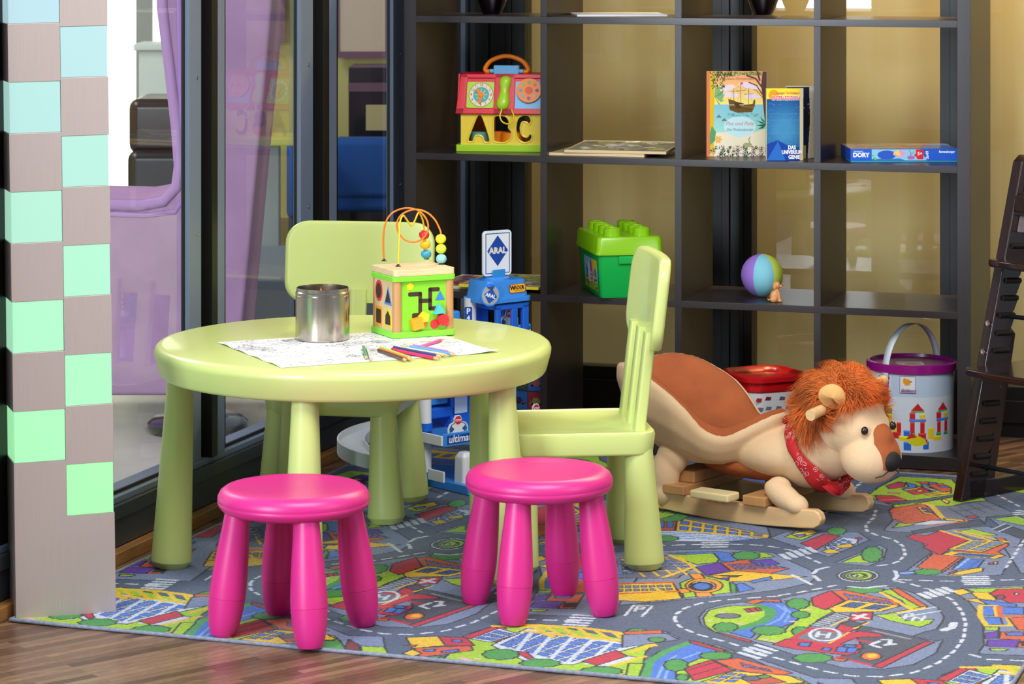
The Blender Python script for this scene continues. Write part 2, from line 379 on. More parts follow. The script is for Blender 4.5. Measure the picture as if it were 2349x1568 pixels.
# purple high-backed lounge chair
Zc = 772
def sil(pts, Z=Zc): return [((x-CX)/F*Z, H-(y-Y0)*Z/F) for x, y in pts]
t = thing('lounge_chair', 'purple velvet high-backed lounge chair behind the left glass', 'armchair', (0, 0, 0))
side = sil([(356, -260), (366, 20), (382, 150), (398, 290), (404, 380), (396, 425), (370, 446), (320, 455), (180, 452), (120, 470), (110, 880), (130, 905), (530, 905), (545, 890), (558, 740), (572, 600), (592, 380), (612, 180), (628, -20), (640, -260)])
b = MB(); b.prism(side, -Zc-38, -Zc+2, T=rot('X', 90)); b.build('shell', 'purple_velvet', t, bevel=1.6, bseg=4)
edge = sil([(363, -260), (372, 20), (388, 150), (404, 290), (411, 380), (404, 430), (375, 462), (320, 472), (180, 468)], Zc-2)
b = MB(); b.tube([(x, Zc-2, z) for x, z in edge], 1.5, 10); b.build('rolled_edge', mat('lilac_velvet', (200, 156, 208), .85, sheen=.5), t)
inner = sil([(404, -260), (410, 20), (414, 200), (420, 380), (424, 452), (400, 486), (330, 494), (180, 488)], Zc-2.5)
b = MB(); b.tube([(x, Zc-2, z) for x, z in inner], .8, 8); b.build('seam_piping', mat('lilac_piping', (188, 140, 205), .85, sheen=.5), t)
X, Z, _ = fl(452, 990); b = MB(); b.lathe([(0, 0), (13.0, 0), (13.8, 1), (13.7, 2.6), (12.4, 3.6), (4, 4.4), (3, 5), (3, 12), (0, 12)], 40, T=tr(X, Z+2, 0)); b.build('base_disc', 'glassy_dark', t)
def lobby(name, label, cat, px0, px1, py0, py1, Z, dz, m, bev=2, group=None):
    x0, x1 = (px0-CX)/F*Z, (px1-CX)/F*Z; z1, z0 = H-(py0-Y0)*Z/F, H-(py1-Y0)*Z/F
    t = thing(name, label, cat, ((x0+x1)/2, Z+dz/2, 0), group=group)
    return t, (x1-x0), z0, z1
t, w, z0, z1 = lobby('leather_armchair', 'black leather tub armchair seen through the left glass under a white planter', 'armchair', 290, 400, 228, 440, 1080, 40, None)
b = MB(); b.box(-w/2, w/2+16, -20, 20, 0, z0+16); b.build('seat', mat('black_leather', (44, 34, 30), .3, noise=.2, nscale=6), t, bevel=4, bseg=4)
b = MB(); b.box(-w/2, w/2+16, -16, 24, z0+14, z1); b.build('backrest', mat('black_leather_back', (60, 40, 32), .28, noise=.3, nscale=5), t, bevel=4, bseg=4)
t, w, z0, z1 = lobby('white_planter', 'square white planter with flared rim behind the black armchair', 'planter', 318, 400, 100, 224, 1180, 26, None)
b = MB(); b.box(-w/2, w/2, -13, 13, .6, z1-3); b.box(-w/2-2, w/2+2, -15, 15, z1-3, z1); b.build('planter_body', plain((226, 232, 222), .4), t, bevel=.6)
t, w, z0, z1 = lobby('blue_sofa', 'blue upholstered sofa seen through the third pane', 'sofa', 772, 905, 318, 455, 1180, 60, None)
blue = mat('royal_blue_fabric', (28, 84, 160), .8, noise=.08)
b = MB(); b.box(-w/2-2, w/2+20, -30, 30, 18, z0+14); b.build('seat', blue, t, bevel=3, bseg=3)
b = MB(); b.box(-w/2-2, w/2+20, -32, -14, z0, z1); b.build('backrest', blue, t, bevel=3, bseg=3)
for sx in (-1, 1):
    b = MB(); b.box(sx*w/2-2, sx*w/2+2, -25, 25, 0, 18); b.build('leg', 'glassy_dark', t)
t, w, z0, z1 = lobby('side_sofa', 'blue sofa end cropped by the second mullion', 'sofa', 656, 720, 318, 440, 1150, 60, None)
b = MB(); b.box(-w/2, w/2, -30, 30, 18, z1); b.build('arm', blue, t, bevel=3, bseg=3)
for sx in (-1, 1): b = MB(); b.box(sx*w*.35-1.5, sx*w*.35+1.5, -20, 20, .6, 18.5); b.build('leg', 'glassy_dark', t)
t, w, z0, z1 = lobby('bar_cabinet', 'black cabinet with a cream door panel behind the blue sofa', 'cabinet', 798, 900, 155, 300, 1260, 40, None)
b = MB(); b.box(-w/2, w/2+10, -16, 20, 0, z1); b.build('body', 'glassy_dark', t, bevel=.5)
b = MB(); b.box(-w/2+8, -w/2+22, -17, -16, z0, z1-17); b.build('door', plain((196, 176, 120), .5), t)
b = MB(); b.box(-w/2, w/2+10, -17, -16, z1-11, z1-7); b.build('trim_strip', plain((110, 70, 86), .5), t)
t, w, z0, z1 = lobby('grey_pedestal_table', 'tall grey pedestal table with square column beyond the second pane', 'table', 598, 640, 330, 545, 1050, 8, None)
b = MB(); b.box(-w/2, w/2, -4, 4, 2, z1); b.build('column', plain((150, 160, 162), .4), t, bevel=.4)
b = MB(); b.box(-w/2-9, w/2+9, -9, 9, 0, 2); b.build('foot', plain((150, 160, 162), .4), t, bevel=.4)
b = MB(); b.box(-w/2-14, w/2+14, -14, 14, z1, z1+3); b.build('tabletop', plain((190, 180, 90), .4), t, bevel=.4)
for nm, lb, x0, x1, y0, y1, Zp, c in (('wall_poster', 'cream and pink framed panel on the lobby wall above the black cabinet', 778, 884, -60, 118, 1330, (232, 205, 178)), ('wall_panel', 'pale mauve panel on the lobby wall beyond the purple chair', 566, 640, -60, 85, 1330, (205, 170, 190))):
    a = at(x0, y1, Zp); c2 = at(x1, y0, Zp); b = MB(); b.box(a[0], c2[0], Zp, Zp+3, a[2], c2[2]); f = tag(b.build(nm, plain(c, .6)), lb, 'panel')
    b = MB(); b.box(a[0]-3, a[0], Zp-1, Zp+3, a[2], c2[2]); b.box(c2[0], c2[0]+3, Zp-1, Zp+3, a[2], c2[2]); b.box(a[0]-3, c2[0]+3, Zp-1, Zp+3, a[2]-3, a[2]); b.build('frame', plain((130, 80, 110), .5), f)
b = MB(); a = at(500, 700, 900); c2 = at(800, 640, 900); b.box(a[0], c2[0]+6, 900, 1000, 0, 24); tag(b.build('low_platform', mat('slate_platform', (112, 124, 140), .4), bevel=1), 'low slate grey platform on the lobby floor beyond the second pane', 'platform')
b = MB(); b.box(a[0]-40, c2[0]+46, 1005, 1330, 0, .6); tag(b.build('lobby_wood_floor_inlay', mat('brown_lobby_planks', (128, 106, 78), .35, noise=.3, nscale=5, stretch=(.3, 8, 1))), 'brown plank floor area beyond the low grey platform', 'floor covering')

# ================================================================ LIGHT COLUMN with chequered glass tiles
t = thing('light_column', 'tall brushed metal column with chequered glowing green-blue glass tiles', 'column', (-97.4, 548.6, 0), 18.2)
t.rotation_euler = (0, R(-.82), R(18.2))
CW, CD = 19.5, 17.0     # local: x along the front face, y away from camera
def colm(x0, x1, z0, z1, pr=0):
    b = MB(); b.box(x0, x1, -pr, CD+pr, z0, z1); return b
b = MB(); b.box(.25, CW-.25, .25, CD-.25, 0, 170, 0); b.build('column_core', mat('column_core_metal', (120, 115, 112), .5, metal=.6), t)
zl = [31.0+21.6*k for k in range(8)]; zr = [19.9+21.65*k for k in range(8)]
mw = CW*.52
def cover(x0, x1, zs, side):
    z = 19.9
    for zz in list(zs)+[400]:
        b = MB(); top = min(zz, 172)
        if top > z: b.box(x0, x1, -.12, CD+.12, z, top); o = b.build('metal_cladding', 'column_metal', t, bevel=0 if z < 20 else .08)
        z = zz+10.1
b = MB(); b.box(-.12, CW+.12, -.12, CD+.12, 0, 19.9); b.build('metal_cladding', 'column_metal', t); cover(-.12, mw, zl, 0); cover(mw, CW+.12, zr, 1)
for zs, x0, x1 in ((zl, .05, mw-.1), (zr, mw+.1, CW-.05)):
    for zz in zs:
        if zz > 150: continue
        k = min(1, max(0, (zz-20)/95)); c0, c1 = (158, 242, 166), (166, 198, 206)
        c = tuple(int(c0[i]+(c1[i]-c0[i])*k**.8) for i in range(3))
        b = MB(); b.box(x0, x1, .0, CD, zz+.05, zz+10.05)
        gm = mat('backlit_glass_tile', tuple(int(q*.62) for q in c), .3, emit=.85, emitcol=c, spec=.3); b.build('glass_tile', gm, t, bevel=.1)
# ================================================================ TABLE
TX, TZ = -34.0, 598.0
t = thing('round_table', 'round lime green plastic children\'s table with five cone legs', 'table', (TX, TZ, .5)); t.scale = (1, 1, .9896)
b = MB(); b.lathe([(0, 48), (40.6, 48), (41.5, 47.82), (42.15, 47.3), (42.45, 46.5), (42.4, 45.8), (41.4, 42.1), (41.1, 41.6), (40.7, 41.4), (40.1, 41.4), (39.6, 42), (39.4, 44.5), (0, 44.5)], 128)
b.build('tabletop', 'lime', t, sharp=50)
def cone_leg(p0, p1, r0, r1, parent, mt='lime'):
    """tapered cone leg: p0 = floor point, p1 = top point"""
    a = Vector(p0); c = Vector(p1); L = (c-a).length; q = (c-a).to_track_quat('Z', 'Y').to_matrix().to_4x4()
    b = MB(); b.lathe([(0, 0), (r0*.76, 0), (r0*.80, .2), (r0*.995, 1.45), (r0, 1.6), (r0*.972, 3.2), (r0+(r1-r0)*.5, L*.52), (r1, L)], 40, T=Matrix.Translation(a) @ q)
    return b.build('leg', mt, parent, sharp=18)
for k in range(5):
    an = R(186+72*k); cone_leg((38.8*math.cos(an), 38.8*math.sin(an), 0), (36.6*math.cos(an), 36.6*math.sin(an), 44.5), 4.35, 2.6, t)
# ================================================================ CHAIRS (local: front = -y)
def plastic_chair(label, loc, rz):
    t = thing('childrens_chair', label, 'chair', loc, rz, 'lime green plastic children\'s chairs'); t.scale = (1, 1, .992)
    b = MB()
    def ring(sx, sy, z, r, o=0): return [(x, y+o, z) for x, y in rrect(sx, sy, r, 8)]
    b.loft([ring(30.4, 30.4, 24.5, 4), ring(31.0, 31.0, 24.7, 4.2), ring(31.2, 31.2, 25.1, 4.3), ring(32, 32, 28.7, 4.4), ring(31.6, 31.6, 29.3, 4.2), ring(30.6, 30.6, 29.5, 3.8), ring(29, 29, 29.1, 3.2), ring(12, 12, 28.9, 2)])
    b.build('seat', 'lime', t, sharp=45)
    for sx in (-1, 1):
        for sy in (-1, 1): cone_leg((sx*13.2, sy*13.5, 0), (sx*12.2, sy*12.4, 26), 4.3, 2.9, t)
    # backrest panel leaning back, slightly curved and rounded
    lean = R(6.5); N = 26; rings = []
    def bp(x, z, th):
        y = 12.9+(z-29)*math.tan(lean)+1.6*(1-(x/18.5)**2)-1.2; return (x, y+th, z)
    outl = rrect(36.5, 19.6, 5.2, 8, 0, 56.2); outl2 = rrect(35.2, 18.4, 4.6, 8, 0, 56.2)
    def dens(P):
        Q = []
        for i in range(len(P)):
            a, c = P[i], P[(i+1) % len(P)]; n = max(1, int(math.hypot(a[0]-c[0], a[1]-c[1])/3.2))
            Q += [(a[0]+(c[0]-a[0])*k/n, a[1]+(c[1]-a[1])*k/n) for k in range(n)]
        return Q
    D = dens(outl); cen = (0, 56.2)
    def sc(k, th): return [bp(cen[0]+(x-cen[0])*k, cen[1]+(z-cen[1])*k, th) for x, z in D]
    b = MB(); b.loft([sc(.02, 0), sc(.35, 0), sc(.7, 0), sc(.93, 0), sc(.975, .1), sc(1, .7), sc(1, 2.0), sc(.975, 2.5), sc(.93, 2.6), sc(.7, 2.6), sc(.35, 2.6), sc(.02, 2.6)])
    b.build('backrest', 'lime', t, sharp=60)
    for x in (-9.6, 0, 9.6):
        b = MB(); y = lambda z: 12.9+(z-29)*math.tan(lean)
        b.loft([[(x+dx, y(z)+dy, z) for dx, dy in rrect(4.0, 2.3, .5, 3)] for z in (26, 34, 42, 50)]); b.build('slat', 'lime', t, sharp=60)
    return t
plastic_chair('lime green children\'s chair at the right of the round table, back edge-on', (13.2, 604.0, .5), -83.3)
plastic_chair('lime green children\'s chair behind the round table with its back towards the glass', (-39.4, 653.8, .5), -10)
# ================================================================ STOOLS
def stool(label, loc, rz, sp):
    t = thing('childrens_stool', label, 'stool', loc, rz, 'pink plastic children\'s stools'); t.scale = (1, 1, .984)
    b = MB(); b.lathe([(0, 27.75), (7, 27.8), (11.2, 28.15), (12.4, 28.4), (13.3, 28.25), (14.2, 27.6), (14.65, 26.7), (14.7, 25.95), (14.62, 25.7), (14.7, 25.6), (14.5, 24.9), (13.8, 24.1), (12.8, 23.7), (8, 23.7), (0, 23.9)], 96)
    b.build('seat', 'pink', t, sharp=60)
    for k in range(4):
        an = R(90*k); r0, r1 = sp[k], 10.9; a = Vector((r0*math.cos(an), r0*math.sin(an), 0)); c = Vector((r1*math.cos(an), r1*math.sin(an), 24.6))
        L = (c-a).length; q = (c-a).to_track_quat('Z', 'Y').to_matrix().to_4x4()
        pr = [(0, 0), (1.9, 0), (2.25, .15), (2.6, .9), (2.95, 2.2), (3.24, 4), (3.42, 5.8), (3.5, 7.45), (3.43, 7.5), (3.43, 7.58), (3.52, 7.63), (3.52, 9), (3.44, 11), (3.26, 14), (2.98, 17.5), (2.65, 21), (2.4, L)]
        b = MB(); b.lathe([(r, z*L/24.8) if z < 24 else (r, z) for r, z in pr], 40, T=Matrix.Translation(a) @ q); b.build('leg', 'pink', t, sharp=24)
    return t
stool('pink plastic stool nearer the metal column, one leg on the bare parquet', (-42.2, 539.4, .45), 17, (14.0, 14.2, 14.0, 14.4))
stool('pink plastic stool beside the right chair, all legs on the rug', (5.4, 556.4, .5), -22, (14.0, 14.0, 14.0, 14.0))
# ================================================================ ON THE TABLE
TH = 48.05
# colouring sheet
A, Bq, C = fl(508.8, 784.7, TH), fl(645, 843.5, TH), fl(1144, 808.4, TH)
eu = Vector((C[0]-Bq[0], C[1]-Bq[1], 0)); ev = Vector((A[0]-Bq[0], A[1]-Bq[1], 0)); ev = (ev-eu*(ev.dot(eu)/eu.dot(eu)))
wS, hS = eu.length, ev.length
cv = Cv(wS, hS, .13, (244, 244, 246)); rnd = random.Random(3); ink = (60, 60, 70)
for i in range(150):
    x, y = rnd.uniform(1, wS-1), rnd.uniform(1, hS-1); k = rnd.random(); s_ = rnd.uniform(.8, 2.6)
    if k < .35:
        for q in range(rnd.randint(1, 3)): P = [(x+s_*(1-q*.25)*math.cos(a/14*6.28)*1.5, y+s_*(1-q*.25)*math.sin(a/14*6.28)) for a in range(15)]; cv.line(P, .13, ink)
    elif k < .7:
        P = [(x, y)]; an = rnd.uniform(0, 6.28)
        for q in range(16): an += rnd.uniform(-.9, .9); P.append((P[-1][0]+.55*math.cos(an), P[-1][1]+.55*math.sin(an)))
        cv.line(P, .14, ink)
    elif k < .86:
        for q in range(5): cv.line([(x+q*.5, y), (x+q*.5+.2, y+s_)], .12, ink)
        cv.poly([(x-.3, y-.2), (x+2.6, y-.2), (x+2.9, y+s_+.2), (x, y+s_+.2)], (244, 244, 246)) if rnd.random() < .2 else cv.line([(x-.3, y-.2), (x+2.6, y-.2), (x+2.9, y+s_+.2), (x, y+s_+.2), (x-.3, y-.2)], .13, ink)
    else:
        for q in range(4): cv.ell(x+q*1.3, y+rnd.uniform(-.5, .5), .42, .2, (70, 72, 80))
t = cv.mesh('colouring_sheet', 'print', None, lambda X, Y: (Bq[0]+(eu.x*X/wS)+(ev.x*Y/hS), Bq[1]+(eu.y*X/wS)+(ev.y*Y/hS), TH+.06+.25*np.exp(-(X/6)**2)*np.sin(Y/3)**2+.5*np.exp(-((X-wS)**2+Y**2)/18)))
sd = t.modifiers.new('thickness', 'SOLIDIFY'); sd.thickness = .0003
tag(t, 'large white colouring sheet with black doodles spread on the green table', 'paper')
# steel tin
X, Z, _ = fl(740, 778.5, TH)
t = thing('steel_tin', 'open brushed steel tin standing on the colouring sheet', 'tin', (X, Z, TH+.12))
b = MB(); b.lathe([(0, 0), (5.5, 0), (5.8, .3), (5.8, 9.55), (5.74, 9.6), (5.74, 9.68), (5.8, 9.75), (5.8, 10.2), (5.6, 10.4), (5.6, 11.1), (5.45, 11.15), (5.42, 10.5), (5.5, 1), (0, .6)], 96); b.build('can_body', 'steel', t, sharp=30)
def hexpencil(col, body=None, L=17.0, cut=(226, 176, 130), lead=None, parent=None):
    o = None; b = MB(); r = .36
    hx = [(r*math.cos(R(60*i)), r*math.sin(R(60*i))) for i in range(6)]
    b.loft([[(x, y, 0) for x, y in hx], [(x, y, L-1.9) for x, y in hx]], 0, True, rot('Y', 90), sm=False)
    b.loft([[(x, y, L-1.9) for x, y in hx], [(x*.28, y*.28, L-.45) for x, y in hx]], 1, False, rot('Y', 90), sm=False)
    b.loft([[(x*.28, y*.28, L-.45) for x, y in hx], [(x*.05, y*.05, L) for x, y in hx]], 2, True, rot('Y', 90), sm=False)
    b.loft([[(x*.4, y*.4, -.02) for x, y in hx], [(x*.4, y*.4, 0) for x, y in hx]], 2, True, rot('Y', 90), sm=False)
    return b.build('coloured_pencil', [plain(col, .3), plain(cut, .6), plain(lead or col, .5)])
def pencil(label, col, p0, p1, h0=.36, h1=.36, lead=None, L=None):
    o6 = lambda p: (640+p[0]/3.559, 460+p[1]/3.559)
    a = Vector(fl(*o6(p0), TH+.1+h0)); c = Vector(fl(*o6(p1), TH+.1+h1))
    o = hexpencil(col, L=(c-a).length, lead=lead); d = (c-a)
    o.location = a/100; o.rotation_euler = d.to_track_quat('X', 'Z').to_euler()
    tag(o, label, 'pencil', 'coloured pencils on the sheet'); return o
pencil('short green pencil beside the white one, right of the steel tin', (66, 150, 96), (690, 1196), (716, 1290))
pencil('white pencil just right of the short green pencil', (205, 210, 218), (720, 1196), (755, 1302), lead=(180, 180, 185))
pencil('dark brown pencil, nearest of the bundle of three', (84, 48, 30), (812, 1220), (1050, 1306), lead=(60, 40, 30))
pencil('orange pencil in the middle of the bundle of three', (238, 132, 40), (828, 1210), (1085, 1300))
pencil('lime green pencil, farthest of the bundle of three', (150, 208, 60), (828, 1200), (1092, 1290), h0=.5, h1=.45)
pencil('navy blue pencil crossing over the red pencils', (40, 62, 130), (938, 1197), (1338, 1278), h0=.75, h1=.7)
pencil('cream pencil with its tip between the blue and red pencil tips', (236, 214, 150), (1010, 1204), (1400, 1268), h0=.38, h1=.38, lead=(190, 150, 40))
pencil('bright pink-red pencil at the front of the large bundle', (226, 44, 96), (938, 1222), (1318, 1292), lead=(200, 30, 60))
pencil('crimson pencil lying between the navy and the pink-red pencil', (186, 40, 70), (925, 1211), (1300, 1280), h0=.4, h1=.4)
pencil('light blue pencil with its tip farthest right', (96, 160, 226), (1072, 1192), (1452, 1262))
pencil('mauve pencil, farthest of the large bundle', (170, 120, 180), (1098, 1184), (1436, 1246), h0=.4, h1=.4)
pencil('slate violet pencil under the navy pencil', (110, 100, 170), (955, 1206), (1330, 1268), h0=.38, h1=.38)
pencil('magenta pencil pointing up behind the large bundle', (214, 62, 150), (1152, 1192), (1350, 1130))
t0 = fl(727, 690, TH+8.2); o = hexpencil((196, 150, 100), L=10.2); tag(o, 'wooden pencil standing inside the steel tin', 'pencil')
o.location = ((X-1.4)/100, (Z+1.2)/100, (TH+.95)/100); o.rotation_euler = (0, R(-84), R(20))
# ---------------------------------------------------------------- activity cube
BX, BZ, _ = fl(905, 777, TH+.1)
ct = thing('activity_cube', 'wooden activity cube with bead maze wires and green panels on the table', 'toy', (BX, BZ, TH+.12), 26)
SX, SY, HH = 14.3, 12.6, 14.8      # local: x to the right, y away
def slab(name, z0, z1, m, ex, r=1.2, parent=ct, bev=.15):
    b = MB(); b.prism(rrect(SX+2*ex, SY+2*ex, r, 5, SX/2, SY/2), z0, z1); return b.build(name, m, parent, bevel=bev)
green = plain((128, 220, 52), .35); board = mat('birch_board', (222, 194, 146), .5, noise=.07, nscale=5, stretch=(3, 3, 3))
slab('bottom_rim', 0, 1.3, green, .3); slab('top_rim', 12.1, 13.2, green, .3); slab('top_board', 13.2, 14.6, 'ply', .1, .9)
for nm, x, y in (('corner_post', 1.0, 1.0), ('corner_post', SX-1.0, 1.0), ('corner_post', 1.0, SY-1.0), ('corner_post', SX-1.0, SY-1.0)):
    b = MB(); b.lathe([(1.0, 1.2), (1.0, 12.2)], 24, T=tr(x, y, 0)); b.build('corner_post', 'beech', ct)
def flat_panel(name, poly, y, m, th=.4, parent=ct, T=None):
    b = MB(); b.prism(poly, 0, th, T=(T or (tr(0, y, 0) @ rot('X', 90)))); return b.build(name, m, parent)
hole = plain((60, 38, 26), .7)
flat_panel('front_board', [(1, 1.2), (SX-1, 1.2), (SX-1, 12.1), (1, 12.1)], 1.1, board)
flat_panel('green_panel', rrect(11.0, 10.6, .8, 5, SX/2+.1, 6.7), .72, plain((132, 208, 44), .35), .12)
def groove(pts, w=.85):
    b = MB(); T = tr(0, .6, 0) @ rot('X', 90)
    for (x0, z0), (x1, z1) in zip(pts[:-1], pts[1:]):
        lo, hi = (min(x0, x1)-w/2, min(z0, z1)-w/2), (max(x0, x1)+w/2, max(z0, z1)+w/2); b.prism(rrect(hi[0]-lo[0], hi[1]-lo[1], w*.45, 4, (lo[0]+hi[0])/2, (lo[1]+hi[1])/2), 0, .06, T=T)
    return b
def q6(x, y):       # zoomed picture point on the cube's front face -> local x, z
    fx = (x-935)/(1420-935)*(SX-1.2)+.9; fz = 1.2+(1075-y+(-(x-935)*.03))/ (1075-630)*10.9; return fx, fz
g = groove([q6(1045, 742), q6(1135, 742), q6(1135, 920)]); g2 = groove([q6(1135, 803), q6(1222, 803), q6(1222, 705), q6(1290, 705)]); g3 = groove([q6(1222, 803), q6(1222, 872), q6(1275, 872)]); g4 = groove([q6(1080, 940), q6(1135, 925)])
for gg in (g, g2, g3, g4): gg.build('maze_groove', hole, ct)
def token(kind, x, y, s_, col, th, rz=0, name='shape_token'):
    cx_, cz_ = q6(x, y); n = {'pent': 5, 'tri': 3, 'circ': 28, 'sq': 4}[kind]; a0 = 90+rz+(45 if kind == 'sq' else 0)
    P = [(cx_+s_*math.cos(R(a0+360*i/n)), cz_+s_*math.sin(R(a0+360*i/n))) for i in range(n)]
    b = MB(); b.prism(P, 0, th, T=tr(0, .58, 0) @ rot('X', 90)); return b.build(name, plain(col, .35), ct, bevel=.06 if kind != 'circ' else 0)
token('pent', 1047, 675, .95, (250, 212, 30), .1); token('tri', 1308, 772, 1.35, (60, 130, 208), .1); token('circ', 1260, 1012, 1.0, (220, 48, 54), .1); token('sq', 1165, 1005, 1.1, (240, 140, 30), .1, 6); token('pent', 1160, 960, 1.1, (232, 214, 40), .1)
token('tri', 1290, 885, 1.5, (84, 188, 196), 1.3, 4); token('circ', 1322, 972, 1.25, (222, 40, 50), 1.3); token('sq', 1095, 998, 1.75, (246, 160, 30), 1.5, 14); token('pent', 1160, 945, 1.3, (240, 216, 40), .9, 8)
# left face: four shape holes with coloured rims
TL = Matrix(((0, 0, -1, .55), (-1, 0, 0, SY), (0, 1, 0, 0), (0, 0, 0, 1)))    # plan x -> -y, y -> z, z -> -x
flat_panel('side_board', [(1, 1.2), (SY-1, 1.2), (SY-1, 12.1), (1, 12.1)], 0, board, .4, T=TL)
def rim(kind, cx_, cz_, w, h, col):
    def P(k):
        if kind == 'oval': return [(cx_+w*k*math.cos(R(12*i)), cz_+h*k*math.sin(R(12*i))) for i in range(30)]
        if kind == 'tri': return [(cx_-w*k, cz_-h*k*.8), (cx_+w*k, cz_-h*k*.8), (cx_, cz_+h*k)]
        if kind == 'sq': return rrect(2*w*k, 2*h*k, .3, 3, cx_, cz_)
        return [(cx_-w*k, cz_-h*k*.8), (cx_+w*k, cz_-h*k*.8), (cx_+w*k*.9, cz_+h*.35*k), (cx_, cz_+h*k), (cx_-w*k*.9, cz_+h*.35*k)]
    b = MB(); b.prism(P(1), .4, .5, T=TL); b.build('hole_rim', plain(col, .4), ct); b = MB(); b.prism(P(.72), .5, .54, T=TL); b.build('shape_hole', hole, ct)
rim('oval', 3.9, 9.4, 1.9, 2.3, (214, 60, 66)); rim('tri', 8.9, 8.6, 2.0, 2.2, (70, 140, 214)); rim('sq', 3.9, 3.9, 1.8, 2.1, (244, 160, 40)); rim('house', 8.9, 3.9, 1.9, 2.3, (226, 208, 40))
for T_, w_ in ((tr(0, SY-.9, 0) @ rot('X', 90), SX),): flat_panel('back_board', [(1, 1.2), (SX-1, 1.2), (SX-1, 12.1), (1, 12.1)], 0, board, .4, T=T_)
b = MB(); b.prism([(1, 1.2), (SY-1, 1.2), (SY-1, 12.1), (1, 12.1)], 0, .4, T=Matrix(((0, 0, 1, SX-.95), (1, 0, 0, 0), (0, 1, 0, 0), (0, 0, 0, 1)))); b.build('side_board', board, ct)
# bead wires
ci = ct.matrix_basis.inverted()
def wpt(x, y, Z):
    p = Vector(at(640+x/3.559, 460+y/3.559, Z))/100; return tuple((ci @ p)*100)
def zof(px, py): return fl(640+px/3.559, 460+py/3.559, TH+14.8)[1]
def smooth(P, n=6):
    Q = []
    for i in range(len(P)-1):
        p0, p1, p2, p3 = [Vector(P[max(0, min(len(P)-1, k))]) for k in (i-1, i, i+1, i+2)]
        for k in range(n):
            t_ = k/n; Q.append(tuple(.5*((2*p1)+(p2-p0)*t_+(2*p0-5*p1+4*p2-p3)*t_*t_+(3*p1-p0-3*p2+p3)*t_**3)))
    Q.append(tuple(P[-1])); return Q
def wire(name, pts, col):
    Za, Zb = zof(*pts[0]), zof(*pts[-1]); n = len(pts)-1
    P = smooth([wpt(x, y, Za+(Zb-Za)*i/n) for i, (x, y) in enumerate(pts)]); b = MB(); b.tube(P, .2, 10); b.build(name, plain(col, .25), ct)
    for e in (pts[0], pts[-1]):
        p = wpt(e[0], e[1]-2, zof(*e)); b = MB(); b.lathe([(.62, 0), (.6, .12), (.3, .3), (.25, .55)], 18, T=tr(p[0], p[1], 14.6)); b.build('wire_foot', plain((30, 28, 28), .4), ct)
    return Za, Zb
OW = [(858, 490), (852, 380), (856, 250), (884, 150), (945, 88), (1040, 60), (1130, 78), (1190, 130), (1218, 200), (1205, 270), (1158, 320), (1090, 338), (1018, 312), (972, 250), (962, 185), (990, 125), (1050, 86), (1125, 72), (1205, 95), (1268, 150), (1305, 215), (1322, 270), (1325, 400), (1325, 518)]
YW = [(973, 535), (978, 400), (983, 260), (990, 165), (1015, 122), (1043, 155), (1078, 203), (1108, 165), (1138, 100), (1165, 135), (1180, 190), (1188, 260), (1198, 380), (1205, 475)]
z1 = wire('orange_wire', OW, (240, 122, 24)); z2 = wire('yellow_wire', YW, (240, 196, 24))
lz = lambda z, f: z[0]+(z[1]-z[0])*f
for x, y, c, Zb in ((1185, 278, (220, 44, 46), lz(z2, .86)), (1193, 357, (244, 196, 30), lz(z2, .92)), (1201, 435, (70, 160, 196), lz(z2, .975)), (1321, 312, (226, 222, 44), lz(z1, .925)), (1323, 393, (206, 222, 56), lz(z1, .955)), (1325, 474, (140, 200, 206), lz(z1, .985))):
    p = wpt(x, y, Zb); b = MB(); b.ell(p, (1.17, 1.17, 1.08), seg=28, rings=18); b.build('bead', plain(c, .22), ct)
# ================================================================ SHELF  (unit P = cell pitch)
P_ = 36.61; TP = .0487*P_; BT = .0982*P_; SD = .911*P_; TS = 3.4
hp = [BT+k*P_ for k in range(5)]           # top faces of the horizontal panels
sh = thing('cube_shelf', 'tall open black-brown cube shelf in front of the ochre glass wall', 'shelf', (OX, OZ, 0), -18.12)
def panel(u0, u1, z0, z1, m, name): b = MB(); b.box(u0, u1, 0, SD, z0, z1); return b.build(name, m, sh, bevel=.06)
ul, ur = -P_+TP/2, 3*P_-TP/2; topz = hp[4]+TS
panel(ul-TS, ul, 0, topz, 'dark_wood', 'side_panel'); panel(ur, ur+TS, 0, topz, 'dark_wood', 'side_panel')
panel(ul, ur, .25, hp[0], 'dark_wood_h', 'bottom_panel'); panel(ul, ur, hp[4]-.0, topz, 'dark_wood_h', 'top_panel')
for k in (1, 2, 3): panel(ul, ur, hp[k]-TP, hp[k], 'dark_wood_h', 'shelf_board')
for c in (0, 1, 2):
    for k in range(4): panel(c*P_-TP/2, c*P_+TP/2, hp[k], hp[k+1]-(TP if k < 3 else 0), 'dark_wood', 'divider')
def on(k, px, py):                          # point on the top face of panel k seen at a pixel
    return fl(px, py, hp[k]+.03)
# ---------------------------------------------------------------- vases on the top row
def vase(label, px, py, s_=1.0):
    X, Z, h = on(3, px, py); t = thing('metal_vase', label, 'vase', (X, Z, h), 0, 'dark metallic vases')
    pr = [(0, 0), (2.5, 0), (2.7, .3), (3.3, 1.6), (4.2, 4), (5.2, 8), (5.8, 13), (5.6, 18), (4.6, 22), (3.4, 25), (3.3, 26), (3.0, 26), (3.2, 24), (0, 23)]
    b = MB(); b.lathe([(r*s_, z) for r, z in pr], 48); b.build('vase_body', mat('gunmetal_glaze', (96, 90, 102), .14, metal=1), t); return t
vase('dark metallic vase on the top shelf above the toy house', 1128, 32); vase('dark metallic vase on the top shelf above the picture books', 1750, 34)
